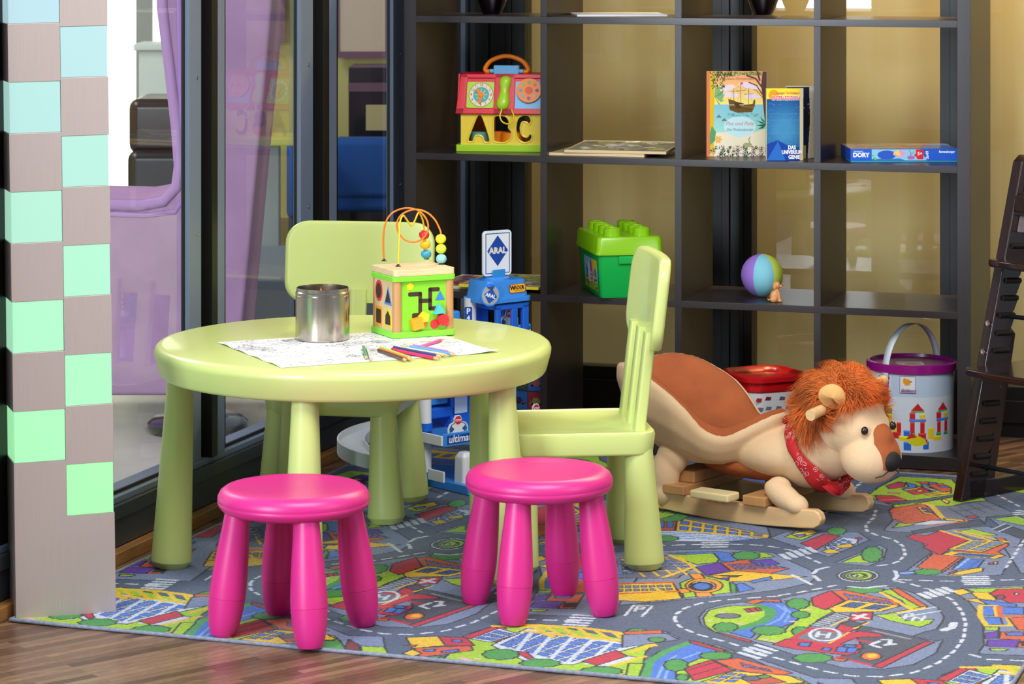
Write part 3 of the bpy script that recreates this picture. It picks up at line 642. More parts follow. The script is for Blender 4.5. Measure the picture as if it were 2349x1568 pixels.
# thin white board on the top row
X, Z, h = on(3, 1324, 38)
t = thing('white_board', 'thin white board lying on the top shelf, second column', 'board', (X, Z, h), 4)
b = MB(); b.box(0, 24, 0, 20, 0, .5); b.build('sheet', plain((226, 226, 236), .3), t, bevel=.06)
# ---------------------------------------------------------------- toy house (shape sorter)
X, Z, h = fl(1044, 347, hp[2]); uL = -27.1
X, Z, _ = RM(-27.0, 7.0); t = th = thing('toy_house', 'colourful plastic toy house with clock, telephone and ABC openings', 'toy', (X, Z, hp[2]+.03), -7.3)
HW, HD = 26.0, 15.0
yel = plain((240, 212, 66), .3); red = plain((218, 16, 50), .28); grn = plain((170, 218, 40), .3); org = plain((242, 128, 6), .25); lbl = plain((110, 184, 236), .3)
b = MB(); b.prism(rrect(HW, HD, .6, 4, HW/2, HD/2), 0, 1.8); b.build('base', grn, t, bevel=.12)
# yellow front wall with real A B C openings
def glyph_wall():
    cu = bpy.data.curves.new('wall', 'CURVE'); cu.dimensions = '2D'; cu.fill_mode = 'BOTH'; cu.extrude = .0025
    def spl(P):
        s = cu.splines.new('POLY'); s.points.add(len(P)-1); s.use_cyclic_u = True
        for p, q in zip(s.points, P): p.co = (q[0]/100, q[1]/100, 0, 1)
    X0, X1, Z0, Z1 = 1.3, HW-1.3, 1.8, 10.6; spl([(X0, Z0), (X1, Z0), (X1, Z1), (X0, Z1)])
    def sm(P): return [(a[0], a[2]) for a in smooth([(p[0], 0, p[1]) for p in P+[P[0]]], 5)[:-1]]
    gl = [sm([(4.2, 2.5), (5.5, 2.6), (6.2, 4.0), (7.4, 4.3), (8.5, 3.8), (9.0, 2.6), (10.2, 2.4), (10.9, 3.3), (8.6, 9.2), (7.6, 9.9), (6.6, 9.3), (4.0, 3.6)]),
          sm([(12.0, 3.0), (12.6, 2.5), (15.6, 2.4), (17.5, 3.6), (17.7, 5.4), (16.8, 6.4), (17.0, 8.0), (15.8, 9.5), (13.0, 9.7), (12.0, 9.0), (11.9, 6)]),
          sm([(24.0, 8.3), (23.3, 9.6), (21.6, 9.9), (19.6, 8.9), (18.9, 6.2), (19.6, 3.5), (21.6, 2.4), (23.6, 2.9), (24.2, 4.2), (23.5, 4.9), (22.5, 4.0), (21.1, 4.4), (20.5, 6.2), (21.1, 7.9), (22.5, 7.8), (23.2, 7.2)])]
    gl = [[(x-1.15-(x-7.3)*.14, z) for x, z in g] for g in gl]
    for g in gl: spl(g)
    o = bpy.data.objects.new('wall', cu); COL.objects.link(o); dg = bpy.context.evaluated_depsgraph_get(); me = bpy.data.meshes.new_from_object(o.evaluated_get(dg)); bpy.data.objects.remove(o)
    me.transform(Matrix.Translation((0, .011, 0)) @ rot('X', 90)); me.materials.clear(); me.materials.append(yel)
    w = bpy.data.objects.new('front_wall', me); COL.objects.link(w); w.parent = t
    for g in gl:
        b = MB(); b.tube([(x, .9, z) for x, z in g], .28, 8, closed=True); b.build('letter_rim', yel, w)
glyph_wall()
b = MB(); b.box(1.3, 1.7, 1.4, HD-1.3, 1.8, 10.6); b.build('side_wall', yel, t); b = MB(); b.box(HW-1.7, HW-1.3, 1.4, HD-1.3, 1.8, 10.6); b.build('side_wall', yel, t)
b = MB(); b.box(1.3, 9, HD-1.7, HD-1.3, 1.8, 10.6); b.box(19, HW-1.3, HD-1.7, HD-1.3, 1.8, 10.6); b.box(9, 19, HD-1.7, HD-1.3, 1.8, 3.5); b.build('back_wall', org, t)
b = MB(); b.box(1.3, 1.9, .8, 1.5, 1.8, 10.6); b.box(HW-1.9, HW-1.3, .8, 1.5, 1.8, 10.6); b.build('corner_strip', yel, t)
for x, y, c, s_ in ((6, 4.5, (90, 160, 150), 2.6), (10.5, 7, (240, 130, 20), 2.4), (15, 4.5, (240, 130, 20), 3.2), (22, 4.5, (70, 150, 205), 2.5)):
    b = MB(); b.lathe([(s_, 0), (s_, 3.2)], 20, T=tr(x, y, 1.85)); b.build('sorting_block', plain(c, .3), t, bevel=.15)
# sloping roof: front plane from (y=-.3,z=10.3) to (y=3.4,z=20.6)
ry0, rz0, ry1, rz1 = -.3, 10.2, 3.2, 20.7; RL = math.hypot(ry1-ry0, rz1-rz0); ra = math.degrees(math.atan2(rz1-rz0, ry1-ry0))
TR = tr(0, ry0, rz0) @ rot('X', ra)         # local x along roof, y up the slope, z outward normal
b = MB(); ins = .9
def rp(x, s_): return x+(ins*s_/RL if x < HW/2 else -ins*s_/RL)
b.prism([(0, 0), (HW, 0), (HW-1.0, RL), (1.0, RL)], -1.0, -.5, T=TR); 
b.prism([(0, 0), (HW, 0), (HW-.15, 1.5), (.15, 1.5)], -.5, 0, T=TR); b.prism([(.9, RL-1.1), (HW-.9, RL-1.1), (HW-1.0, RL), (1.0, RL)], -.5, 0, T=TR)
b.prism([(0, 0), (2.2, 0), (2.9, RL), (1.0, RL)], -.5, 0, T=TR); b.prism([(10.2, 0), (15.8, 0), (15.6, RL), (10.4, RL)], -.5, 0, T=TR); b.prism([(HW-2.2, 0), (HW, 0), (HW-1, RL), (HW-2.9, RL)], -.5, 0, T=TR)
b.prism([(ry0+.5, rz0), (ry1, rz1), (HD-3, rz1), (HD, rz0)], .3, HW-.3, T=Matrix(((0, 0, 1, 0), (1, 0, 0, 0), (0, 1, 0, 0), (0, 0, 0, 1)))) if False else None
b.box(1.2, HW-1.2, 3.2, HD-3.4, 19.8, 20.7); b.box(.2, HW-.2, HD-1, HD, 9.8, 10.6)
b.prism([(0, 0), (HW, 0), (HW-1, RL), (1, RL)], -.5, 0, T=tr(0, HD, rz0) @ rot('X', 180-ra))
b.build('roof', red, t, bevel=.12)
for sx in (0.35, HW-.75):
    b = MB(); b.prism([(ry0+.4, rz0), (HD-.4, rz0), (HD-3.4, rz1), (ry1, rz1)], 0, .4, T=Matrix(((0, 0, 1, sx), (1, 0, 0, 0), (0, 1, 0, 0), (0, 0, 0, 1)))); b.build('gable', red, t)
b = MB(); b.prism(rrect(7.3, 7.2, .4, 4, 6.5, 5.3), -.5, -.25, T=TR); cp = b.build('clock_panel', grn, t)
T2 = TR @ tr(6.7, 5.3, -.24)
def disc(r, z0, z1, c, nm, T, par, mr=.4): b = MB(); b.lathe([(r, z0), (r, z1)], 40, T=T); return b.build(nm, plain(c, mr) if not isinstance(c, bpy.types.Material) else c, par)
disc(3.35, 0, .04, (176, 40, 40), 'dial_ring', T2, cp); disc(3.2, .04, .07, (226, 222, 196), 'dial_face', T2, cp); disc(2.15, .07, .1, (160, 60, 50), 'inner_ring', T2, cp); disc(2.07, .1, .13, (36, 170, 176), 'inner_face', T2, cp)
b = MB(); b.prism([((1.9 if i % 2 == 0 else .6)*math.cos(R(i*22.5)), (1.9 if i % 2 == 0 else .6)*math.sin(R(i*22.5))) for i in range(16)], .13, .15, T=T2); b.build('sunburst', plain((220, 206, 70), .4), cp)
cc = [(170, 40, 40), (140, 190, 90), (90, 160, 200), (170, 40, 40), (110, 180, 90), (90, 160, 200), (170, 40, 40), (160, 190, 90), (90, 160, 200), (170, 40, 40), (110, 180, 90), (90, 160, 200)]
for i in range(12):
    a = R(90-30*i); text('numeral', str(12 if i == 0 else i), .95, T2 @ tr(2.68*math.cos(a), 2.68*math.sin(a), .08), plain(cc[i], .5), cp, depth=.01, bold=.03)
for a, L in ((132, 2.1), (262, 2.5)): b = MB(); b.prism(rrect(L, .8, .38, 4, L/2, 0), .2, .45, T=T2 @ rot('Z', a)); b.build('clock_hand', org, cp, bevel=.05)
disc(.75, .13, .6, org, 'hub', T2, cp)
b = MB(); b.prism(rrect(7.3, 7.8, .3, 4, 19.6, 5.2), -.5, -.25, T=TR); dp = b.build('dial_panel', lbl, t)
T3 = TR @ tr(19.7, 6.4, -.2)
disc(3.35, 0, .75, org, 'rotary_dial', T3, dp); disc(1.05, .75, .82, (226, 70, 20), 'dial_centre', T3, dp)
for i in range(8): disc(.48, .75, .78, [(120, 170, 60), (200, 120, 60), (150, 50, 120), (200, 170, 160), (150, 60, 150), (110, 170, 190), (50, 150, 180), (110, 190, 70)][i], 'finger_hole', T3 @ tr(2.2*math.cos(R(90-45*i)), 2.2*math.sin(R(90-45*i)), 0), dp)
prf = [(1.55, 1.6), (2.0, 2.6), (1.75, 4.2), (1.15, 6.2), (1.3, 7.6), (1.75, 9.1), (1.4, 10.1)]
b = MB(); rings = [[(13.0+(.35*(s_-6)/5)+r*math.cos(R(18*i)), s_, .1+r*.75*math.sin(R(18*i))) for i in range(20)] for r, s_ in [(.15, 1.0), (.95, 1.2), (1.5, 1.7), (1.8, 2.6), (1.75, 3.6), (1.4, 5), (1.15, 6.2), (1.3, 7.3), (1.65, 8.4), (1.65, 9.3), (1.2, 10.1), (.2, 10.5)]]
b.loft(rings, T=TR); b.build('telephone_handset', grn, t)
b = MB(); b.tube(smooth([tuple(TR @ Vector(p)) for p in ((12.6, 1.4, .5), (12.5, .4, .9), (12.2, -.8, .9), (12.8, -2.3, 1.0), (14.2, -3.0, 1.0), (15.6, -2.4, 1.0), (16, -1, .9), (15.4, .6, .4), (15.2, 1.2, .1))]), .2, 8); b.build('telephone_cord', plain((244, 206, 30), .3), t)
b = MB(); b.tube(smooth([(8.3, 6.4, 21.2), (7.4, 6.4, 21.3), (7.2, 6.4, 22.2), (8.6, 6.4, 24.0), (11, 6.4, 25.1), (13, 6.4, 25.4), (15, 6.4, 25.1), (17.4, 6.4, 24), (18.8, 6.4, 22.2), (18.6, 6.4, 21.3), (17.7, 6.4, 21.2)]), .62, 14); b.build('carry_handle', org, t)
b = MB(); b.box(9.6, 16.4, 5.4, 7.4, 20.6, 22.9); b.tube([(8.4, 6.4, 21.3), (17.6, 6.4, 21.3)], .6, 12); b.build('handle_bracket', lbl, t, bevel=.15)
# ---------------------------------------------------------------- wooden puzzle boards
def board_art(w, h, base, seed, cols):
    c = Cv(w, h, .2, base); r = random.Random(seed)
    for i in range(90):
        x, y = r.uniform(2, w-2), r.uniform(2, h-2); c.bush(x, y, r.uniform(.6, 2.2), r.uniform(.5, 1.4), r.choice(cols), (60, 55, 60) if r.random() < .4 else None, .2, r.uniform(0, 180))
    return c
def puzzle(label, X, Z, h, rz, w, d, base, seed, cols, tilt=0, group=None, edge='ply', grp='wooden puzzle boards'):
    t = thing('puzzle_board', label, 'puzzle', (X, Z, h), rz, grp); t.rotation_euler = (R(tilt), 0, R(rz))
    b = MB(); b.box(0, w, 0, d, 0, .75); b.build('board', edge, t, bevel=.08)
    c = board_art(w-1.6, d-1.6, base, seed, cols); c.mesh('picture', 'print', t, lambda X_, Y_: (X_+.8, Y_+.8, X_*0+.79), None); return t
X, Z, h = on(2, 1257, 356)
puzzle('lower wooden puzzle board in the second column, mostly covered by the upper one', X, Z, h, -15.5, 26, 25, (190, 176, 140), 1, [(150, 120, 70), (120, 130, 110)])
X, Z, h = fl(1294, 350, hp[2]+.85)
puzzle('upper wooden puzzle board with a yellow and grey picture, second column', X, Z, h, -13.5, 27.3, 26, (150, 150, 130), 2, [(220, 206, 110), (196, 200, 210), (160, 160, 90), (240, 240, 240), (110, 110, 100)], tilt=1.6)
X, Z, _ = RM(-24.5, 2.2); puzzle('yellow-rimmed puzzle board on the third shelf behind the toy garage', X, Z, hp[1]+.9, -18.1, 22.4, 26, (170, 165, 150), 5, [(226, 190, 40), (220, 130, 40), (150, 190, 110), (200, 200, 205), (80, 80, 110)], edge=plain((232, 216, 50), .4))
X, Z, _ = RM(-33, 4.5); puzzle('puzzle board with a pale rim under the yellow-rimmed one', X, Z, hp[1]+.03, -18.1, 22, 25, (190, 150, 110), 6, [(200, 60, 60), (90, 90, 160)], edge=plain((216, 214, 190), .4))
# ---------------------------------------------------------------- hardcover picture book
X, Z, h = on(2, 1622, 358.7)
BW, BH = 15.7, 22.3
t = thing('picture_book', 'hardcover picture book with a sailing ship standing in the third column', 'book', (X, Z, h), 2)
b = MB(); b.box(.1, BW, .25, 1.6, .15, BH-.15); b.build('pages', plain((232, 224, 204), .7), t)
b = MB(); b.box(0, BW+.1, 0.05, .25, 0, BH); b.box(0, BW+.1, 1.6, 1.8, 0, BH); b.box(-.1, .15, .05, 1.8, 0, BH); b.build('cover', plain((224, 140, 100), .4), t, bevel=.04)
c = Cv(BW, BH, .06, (248, 220, 130))
for y, col in ((22.3, (240, 160, 120)), (19.8, (247, 196, 122)), (18.2, (249, 214, 120)), (15.5, (250, 228, 130)), (13.6, (140, 205, 220)), (11.5, (126, 208, 214)), (9.0, (130, 214, 212)), (7.0, (214, 226, 200)), (6.2, (240, 228, 196))): c.poly([(0, 0), (BW, 0), (BW, y), (0, y)], col)
for q in range(26): y = 22.3-q*.33; k = q/25; c.poly([(0, y-.33), (BW, y-.33), (BW, y), (0, y)], (int(240+10*k), int(160+68*k), int(118+8*k)))
for q in range(24): y = 13.6-q*.3; k = q/23; c.poly([(0, y-.3), (BW, y-.3), (BW, y), (0, y)], (int(132+30*k), int(198+24*k), int(218-8*k)))
c.poly([(0, 0), (0, 6.6), (3, 5.2), (7, 4.6), (11, 5.4), (14, 7), (BW, 7.2), (BW, 0)], (240, 229, 200))
for x, y, rx in ((4.5, 17.8, 1.6), (6, 18.2, 1.4), (9.8, 18.9, 1.5), (11.2, 18.5, 1.7), (12.8, 18, 1.2), (5.5, 16.2, 1.5), (7.2, 16, 1.2), (11.5, 15.8, 1.6), (13, 15.6, 1.1)): c.ell(x, y, rx, rx*.45, (232, 214, 226))
c.ell(8.6, 7.8, 4.2, 2.7, (196, 234, 240))
for x, y in ((3.0, 10.2), (4.4, 9.3)): c.poly([(x-.7, y), (x+.1, y+.8), (x+.8, y)], (110, 124, 130))
# ship
c.poly([(5.6, 14.6), (5.5, 15.1), (7.3, 14.6), (7.5, 14.2), (9.6, 13.9), (9.8, 13.5), (12, 13.8), (12.3, 15.0), (12.7, 14.6), (12.5, 13.2), (11.8, 11.6), (8, 11.4), (5.9, 12.2)], (112, 82, 34))
c.line([(5.8, 13.6), (12.2, 12.9)], .12, (170, 130, 60)); c.line([(5.9, 12.9), (12, 12.2)], .12, (80, 56, 26)); c.poly([(7, 14.5), (9.6, 13.9), (8.6, 12.6), (7.6, 12.7)], (84, 60, 34))
for x, y0_, y1_ in ((7.0, 14.4, 17.9), (8.8, 14, 19.3), (10.9, 13.6, 17.9)): c.line([(x, y0_), (x, y1_)], .14, (90, 80, 60))
for x, y in ((7.0, 17.0), (8.8, 17.2), (10.9, 16.3)): c.line([(x-1.2, y), (x+1.2, y+.1)], .1, (90, 100, 100))
for a_, b_ in (((5.9, 14.6), (7, 17.6)), ((8.8, 19), (7, 17)), ((8.8, 19), (10.9, 17)), ((12, 14), (10.9, 17.5)), ((8.8, 18.5), (8, 14.3))): c.line([a_, b_], .06, (140, 140, 120))
c.poly([(8.8, 19.3), (9.5, 19.6), (9.3, 19.2), (9.6, 19.0), (8.8, 18.9)], (200, 70, 60))
for x in (5.9, 6.4, 6.8, 8.6, 9.0, 9.4): c.poly([(x, 13.4), (x+.22, 13.4), (x+.22, 13.7), (x, 13.7)], (236, 228, 180))
r_ = random.Random(4)
for i in range(60): x = r_.uniform(5, 13); y = 11.3-r_.random()*.8; c.line([(x, y), (x+r_.uniform(.2, .8), y)], .07, (70, 120, 130))
c.poly([(.7, 0), (1.8, 0), (1.7, 8), (1.9, 15), (1.6, 22.3), (.7, 22.3)], (226, 186, 40)); c.poly([(0, 0), (.7, 0), (.7, 22.3), (0, 22.3)], (222, 128, 84))
for i in range(130): x = r_.uniform(.8, 6.5)*(1-.0) ; y = 22.2-r_.random()**1.4*(4.4 if x < 4.5 else 1.2); c.ell(x, y, .32, .14, r_.choice([(64, 92, 40), (90, 120, 50), (46, 70, 34), (130, 140, 60)]), rt=r_.uniform(40, 140))
for i in range(70): x = r_.uniform(6.5, 14.5); c.ell(x, 22.1-r_.random()*.8, .3, .15, r_.choice([(84, 120, 70), (150, 160, 80)]), rt=r_.uniform(0, 180))
for a in (60, 30, 5, -25, -55, 85): c.poly([(1.9, 15.6), (1.9+3.1*math.cos(R(a))*.9, 15.6+3.1*math.sin(R(a))+.5), (2.4+1.6*math.cos(R(a-14)), 15.2+1.6*math.sin(R(a-14)))], r_.choice([(110, 160, 90), (130, 180, 120)]))
c.poly([(BW, 22.3), (14.6, 22.3), (14.2, 19), (14.6, 15), (15.2, 9), (BW, 8)], (92, 62, 60)); c.line([(14.5, 18), (12.8, 20.4), (10.5, 21.2)], .45, (98, 66, 62)); c.line([(14.4, 16.4), (13, 18.6), (11, 19.4)], .3, (98, 66, 62)); c.line([(14.6, 15.4), (13, 17.3), (12.2, 17.6)], .16, (98, 66, 62)); c.line([(13.2, 22.3), (13.8, 20)], .5, (98, 66, 62))
for a in (100, 130, 160, 190, 215): c.poly([(BW, 8.6), (BW+3*math.cos(R(a)), 8.6+2.6*math.sin(R(a))), (BW+1.4*math.cos(R(a+14)), 8.4+1.4*math.sin(R(a+14)))], (40, 110, 80))
for i in range(150): x = r_.uniform(.2, BW-.2); y = r_.random()**1.6*2.6; c.ell(x, y, .4, .16, r_.choice([(60, 110, 70), (150, 120, 160), (226, 170, 140), (36, 70, 50), (196, 176, 190), (230, 206, 180)]), rt=r_.uniform(0, 180))
for x, y in ((4, 1.8), (5.6, 2.2), (8, 3), (10, 2.4), (12.2, 2.0), (14.2, 2.6)):
    c.line([(x, 0), (x, y)], .1, (40, 66, 44)); [c.line([(x, y*k), (x+.5*q, y*k+.4)], .16, (44, 76, 50)) for k in (.4, .6, .8) for q in (-1, 1)]
for a in range(0, 360, 60): c.ell(2.9+.6*math.cos(R(a)), 4.4+.6*math.sin(R(a)), .5, .3, (246, 180, 90), rt=a)
c.poly([(.7, 3), (2.0, 4), (2.3, 6.5), (1.2, 8), (.7, 6)], (96, 160, 100)); c.line([(11.4, 3.2), (10.9, 4.4), (11.3, 5)], .25, (150, 150, 100)); c.ell(10.6, 3, 1.2, .6, (170, 170, 120))
c.mesh('front_cover_art', 'print_gloss', t, lambda X_, Y_: (X_+.05, X_*0+.03, Y_))
text('title', 'Piet und Polly', 1.35, tr(8.6, .0, 8.6) @ FR, plain((206, 120, 110), .5), t, depth=.01, shear=.3); text('subtitle', 'Die Piratenkinder', 1.0, tr(8.6, .0, 7.0) @ FR, plain((90, 120, 120), .5), t, depth=.01, shear=.3)
text('author_name', 'Barbara Zimmermann', .95, tr(8.4, .0, 20.4) @ FR, plain((150, 84, 50), .5), t, depth=.01, shear=.3)
# ---------------------------------------------------------------- comic paperbacks
X, Z, h = on(2, 1758, 368)
t = thing('comic_paperback', 'blue paperback with a yellow and red title band leaning beside the picture book', 'book', (X, Z, h), 3, 'paperbacks in the third column')
b = MB(); b.box(.1, 9.6, .12, 2.0, 0, 18.5); b.build('pages', plain((206, 190, 150), .8), t, bevel=.05)
c = Cv(9.7, 18.6, .07, (28, 84, 148))
for q in range(20): c.ell(4.8, 8, 8-.3*q, 9-.35*q, (28+q*2, 84+q*3, 148+q*2))
for i in range(60): x, y = r_.uniform(.3, 9), r_.uniform(4, 15); c.line([(x, y), (x+r_.uniform(.1, .5), y+r_.uniform(-.3, .3))], .06, (110, 160, 205))
for y in (7, 10.4, 12): c.line([(.2, y), (9.5, y)], .06, (100, 150, 200))
c.poly([(0, 15.8), (9.7, 16.2), (9.7, 18.6), (0, 18.6)], (252, 224, 50)); c.ell(1.9, 16.9, 1.3, 1.3, (250, 160, 30))
c.poly([(0, 0), (9.7, 0), (9.7, 3.2), (6, 3.6), (3, 5.2), (0, 4.2)], (26, 66, 160)); c.poly([(.2, 0), (3, 5), (5, 0)], (44, 110, 196)); c.line([(0, 18.6), (0, 0)], .25, (240, 220, 90))
c.mesh('front_cover', 'print_gloss', t, lambda X_, Y_: (X_, .1-.03*X_+.012*X_*np.maximum(0, X_-6), Y_-.25*np.maximum(0, (X_-7))*0), .04)
w_ = plain((244, 246, 250), .4)
text('title_back', 'ENTEN-EDITION', 1.45, tr(5.0, -.14, 16.05) @ FR, w_, t, depth=.005, bold=.14, sx=.66); text('title', 'ENTEN-EDITION', 1.45, tr(5.0, -.17, 16.05) @ FR, plain((224, 44, 44), .4), t, depth=.005, bold=.03, sx=.66)
text('series_title', 'Lustiges Taschenbuch', .95, tr(5.5, -.14, 17.4) @ FR, plain((206, 60, 110), .4), t, depth=.005, shear=.3, sx=.72)
for s_, x, z in (('DAS', 6.6, 3.3), ('UNIVERSUM', 6.6, 2.1), ('GENIE', 7.2, .85)): text('cover_words', s_, 1.35, tr(x, -.14, z) @ FR, w_, t, depth=.01, bold=.06, sx=.8 if s_ != 'UNIVERSUM' else .72)
X, Z, h = on(2, 1806, 365)
t = thing('comic_paperback', 'second paperback with a dark cover curling open behind the blue one', 'book', (X, Z+1.2, h), 5, 'paperbacks in the third column')
b = MB(); b.box(0, 7.6, .9, 3.2, 0, 18.9); b.build('pages', plain((196, 180, 144), .8), t, bevel=.3)
c = Cv(7.4, 18.6, .1, (20, 26, 58)); 
for i in range(30): c.ell(r_.uniform(0, 7), r_.uniform(5, 17), .2, .2, r_.choice([(220, 180, 40), (180, 40, 50), (60, 60, 90)]))
c.ell(4.5, 10, 1.8, 2.6, (24, 18, 22)); c.poly([(0, 0), (5.2, 0), (5.2, 3.4), (0, 3.8)], (206, 180, 110)); [c.line([(.6, .6+.4*k), (4.6, .6+.4*k)], .08, (110, 90, 60)) for k in range(6)]
c.poly([(5.6, 0), (7.4, 0), (7.4, 18.6), (6, 18.6), (6.3, 10)], (214, 208, 196)); c.mesh('front_cover', 'print', t, lambda X_, Y_: (X_, .6+.05*np.maximum(0, X_-3)**2*.6*(1-Y_/40), Y_), .04)
# ---------------------------------------------------------------- puzzle box
X, Z, h = on(2, 1952, 371.5)
t = thing('puzzle_box', 'flat blue jigsaw puzzle box lying at the right end of the shelf', 'box', (X, Z, h), 1.0)
PW = at(2197, 372, Z)[0]-X; PH = 3.35
b = MB(); b.box(0, PW, .1, 18, 0, PH-.3); b.build('box_bottom', plain((60, 160, 190), .35), t, bevel=.05)
b = MB(); b.box(-.12, PW+.12, 0, 18.2, .35, PH); b.build('box_lid', plain((44, 92, 206), .3), t, bevel=.06)
c = Cv(PW, PH-.5, .06, (40, 96, 206)); hh = PH-.5
c.poly([(5.3, 0), (19.5, 0), (17.6, hh), (5.3, hh)], (140, 200, 226)); c.poly([(5.3, 0), (14, 0), (12.5, .5), (5.3, .4)], (60, 120, 180))
for x, y in ((6.0, .6), (5.7, 1.2), (6.3, .3)): c.ell(x, y, .3, .2, (90, 190, 90))
c.ell(9.2, 1.4, 2.4, 1.15, (50, 90, 190)); c.ell(12.4, 1.7, 1.6, .8, (226, 150, 196)); c.poly([(10.8, 1.8), (12.2, 2.7), (12.8, 1.0)], (240, 210, 80)); c.ell(15.4, .7, 1.0, .5, (170, 110, 180)); c.line([(15, .2), (15.4, 1.8), (15, 2.5)], .2, (150, 120, 160)); c.line([(15.4, 1.4), (16.2, 2.3)], .15, (150, 120, 160))
c.poly([(17.0, .3), (18.6, .3), (18.6, hh-.1), (16.7, hh-.1), (16.7, 1.2)], (222, 40, 50)); c.ell(16.6, 1.3, .35, .35, (222, 40, 50))
c.mesh('front_art', 'print_gloss', t, lambda X_, Y_: (X_, X_*0-.03, Y_+.42))
c = Cv(PW, 17.6, .2, (206, 150, 80)); c.poly([(0, 9), (PW, 9), (PW, 17.6), (0, 17.6)], (150, 130, 130)); c.poly([(18, 0), (PW, 0), (PW, 17), (21, 17)], (60, 120, 214))
for i in range(60): c.bush(r_.uniform(1, 18), r_.uniform(1, 16), 1.2, .9, r_.choice([(230, 160, 60), (120, 160, 190), (200, 90, 80), (90, 110, 150)]))
c.ell(21.5, 15.5, 1.6, 1.2, (222, 40, 50)); c.mesh('lid_art', 'print_gloss', t, lambda X_, Y_: (X_, Y_+.3, X_*0+PH+.02))
wt = plain((244, 246, 252), .3)
text('box_title', 'DORY', 1.5, tr(2.6, -.04, 1.75) @ FR, wt, t, depth=.01, bold=.07); text('box_title_small', 'FINDING', .62, tr(1.9, -.04, 2.65) @ FR, wt, t, depth=.01); text('age_mark', '5+', 1.15, tr(17.7, -.04, 2.1) @ FR, wt, t, depth=.01, bold=.03)
text('piece_count', '3x49', 1.05, tr(19.6, -.04, 1.8) @ FR @ rot('Z', 90), wt, t, depth=.01, bold=.03); text('maker_name', 'Ravensburger', .78, tr(PW-2.7, -.04, 2.6) @ FR, wt, t, depth=.01, bold=.03, sx=.95); text('lid_words', 'Ravensburger Puzzle', 1.6, tr(PW*.4, 9, PH+.03), plain((150, 110, 70), .4), t, depth=.01)
# ---------------------------------------------------------------- green brick box
X, Z, h = on(1, 1372, 686)
t = thing('brick_box', 'green plastic building-brick box with a studded lime lid on the third shelf', 'box', (X, Z+.6, h), 10.5)
gd = plain((24, 176, 76), .22); gl_ = plain((138, 198, 18), .2)
W_, D_, H_ = 17.2, 27, 11.5
b = MB(); b.loft([[(x, y, 0) for x, y in rrect(W_-2.4, D_-2.4, 1, 4, W_/2, D_/2)], [(x, y, .6) for x, y in rrect(W_-1.8, D_-1.8, 1.2, 4, W_/2, D_/2)], [(x, y, H_) for x, y in rrect(W_-.4, D_-.4, 1.2, 4, W_/2, D_/2)]]); b.build('tub', gd, t, sharp=40)
b = MB(); b.loft([[(x, y, z) for x, y in rrect(W_+e, D_+e, 1.3, 4, W_/2, D_/2)] for e, z in ((.5, H_-.3), (.9, H_-.2), (.9, H_+.4), (.4, H_+1.0), (.1, H_+3.8), (-.6, H_+4.4), (-3, H_+4.5))]); lid = b.build('lid', gl_, t, sharp=45)
for i in range(2):
    for j in range(4):
        x, y = W_*(.27+.46*i), 4+6.2*j; b = MB(); b.lathe([(2.35, 0), (2.3, 1.9), (2.1, 2.1), (1.7, 2.1), (1.6, 1.9), (0, 1.9)], 28, T=tr(x, y, H_+4.4)); b.build('stud', gl_, lid, sharp=35)
b = MB(); b.box(W_*.32, W_*.98, -.45, .1, H_-2.6, H_-.5); b.build('clasp', gd, t, bevel=.3)
c = Cv(16, 8.2, .12, (150, 206, 236)); c.poly([(0, 0), (16, 0), (16, 3), (9, 4), (0, 3)], (150, 200, 60)); c.ell(13, 7, 3, 2.4, (250, 214, 60)); 
for x, w_, hh, col in ((2, 2, 4, (60, 120, 210)), (4.5, 2.4, 5.5, (236, 236, 240)), (7.5, 1.6, 6.4, (214, 50, 50)), (10, 2, 3.5, (240, 150, 40)), (12.5, 2, 4.4, (90, 110, 170))): c.poly([(x, 1.6), (x+w_, 1.6), (x+w_, 1.6+hh*.8), (x+w_/2, 2+hh), (x, 1.6+hh*.8)], col); [c.poly([(x+.3, 2+k), (x+w_-.3, 2+k), (x+w_-.3, 2.5+k), (x+.3, 2.5+k)], (230, 240, 250)) for k in range(int(hh*.6))]
for i in range(12): c.ell(r_.uniform(1, 15), r_.uniform(.4, 3.4), .5, .5, r_.choice([(200, 60, 40), (60, 80, 40), (230, 190, 60), (120, 60, 40)]))
c.mesh('picture_label', 'print_gloss', t, lambda X_, Y_: (.80-(Y_+1.4)*.066, 2.6+16-X_, Y_+1.4))
# ---------------------------------------------------------------- plush ball and dog
X, Z, h = on(1, 1748, 679.5)
t = thing('plush_ball', 'soft plush ball in purple, light blue and green wedges', 'ball', (X, Z, h+5.6), 0); rb = 5.55
cols = [(150, 110, 200), (128, 196, 214), (190, 206, 70), (236, 150, 60), (214, 80, 110), (150, 110, 200)]
seam0 = -186
for k in range(6):
    b = MB(); a0, a1 = seam0+60*k+6, seam0+60*k+66; vs = []; fs = []; n, m_ = 8, 14
    for j in range(m_+1):
        p = math.pi*j/m_
        for i in range(n+1):
            a = R(a0+(a1-a0)*i/n); q = 1-.025*(abs(i/n-.5)*2)**4*math.sin(p); vs.append((rb*q*math.sin(p)*math.cos(a), rb*q*math.sin(p)*math.sin(a), -rb*math.cos(p)))
    for j in range(m_):
        for i in range(n): q = j*(n+1)+i; fs.append((q, q+1, q+n+2, q+n+1))
    b.add(vs, fs); b.build('wedge', mat('plush_wedge', cols[k], .9, bump=.2, bscale=400, sheen=.3), t)
X, Z, h = on(1, 1779, 692)
t = thing('toy_dog', 'small tan toy dog figurine sitting beside the plush ball', 'figurine', (X, Z, h), 0)
tan = mat('tan_rubber', (214, 150, 92), .4)
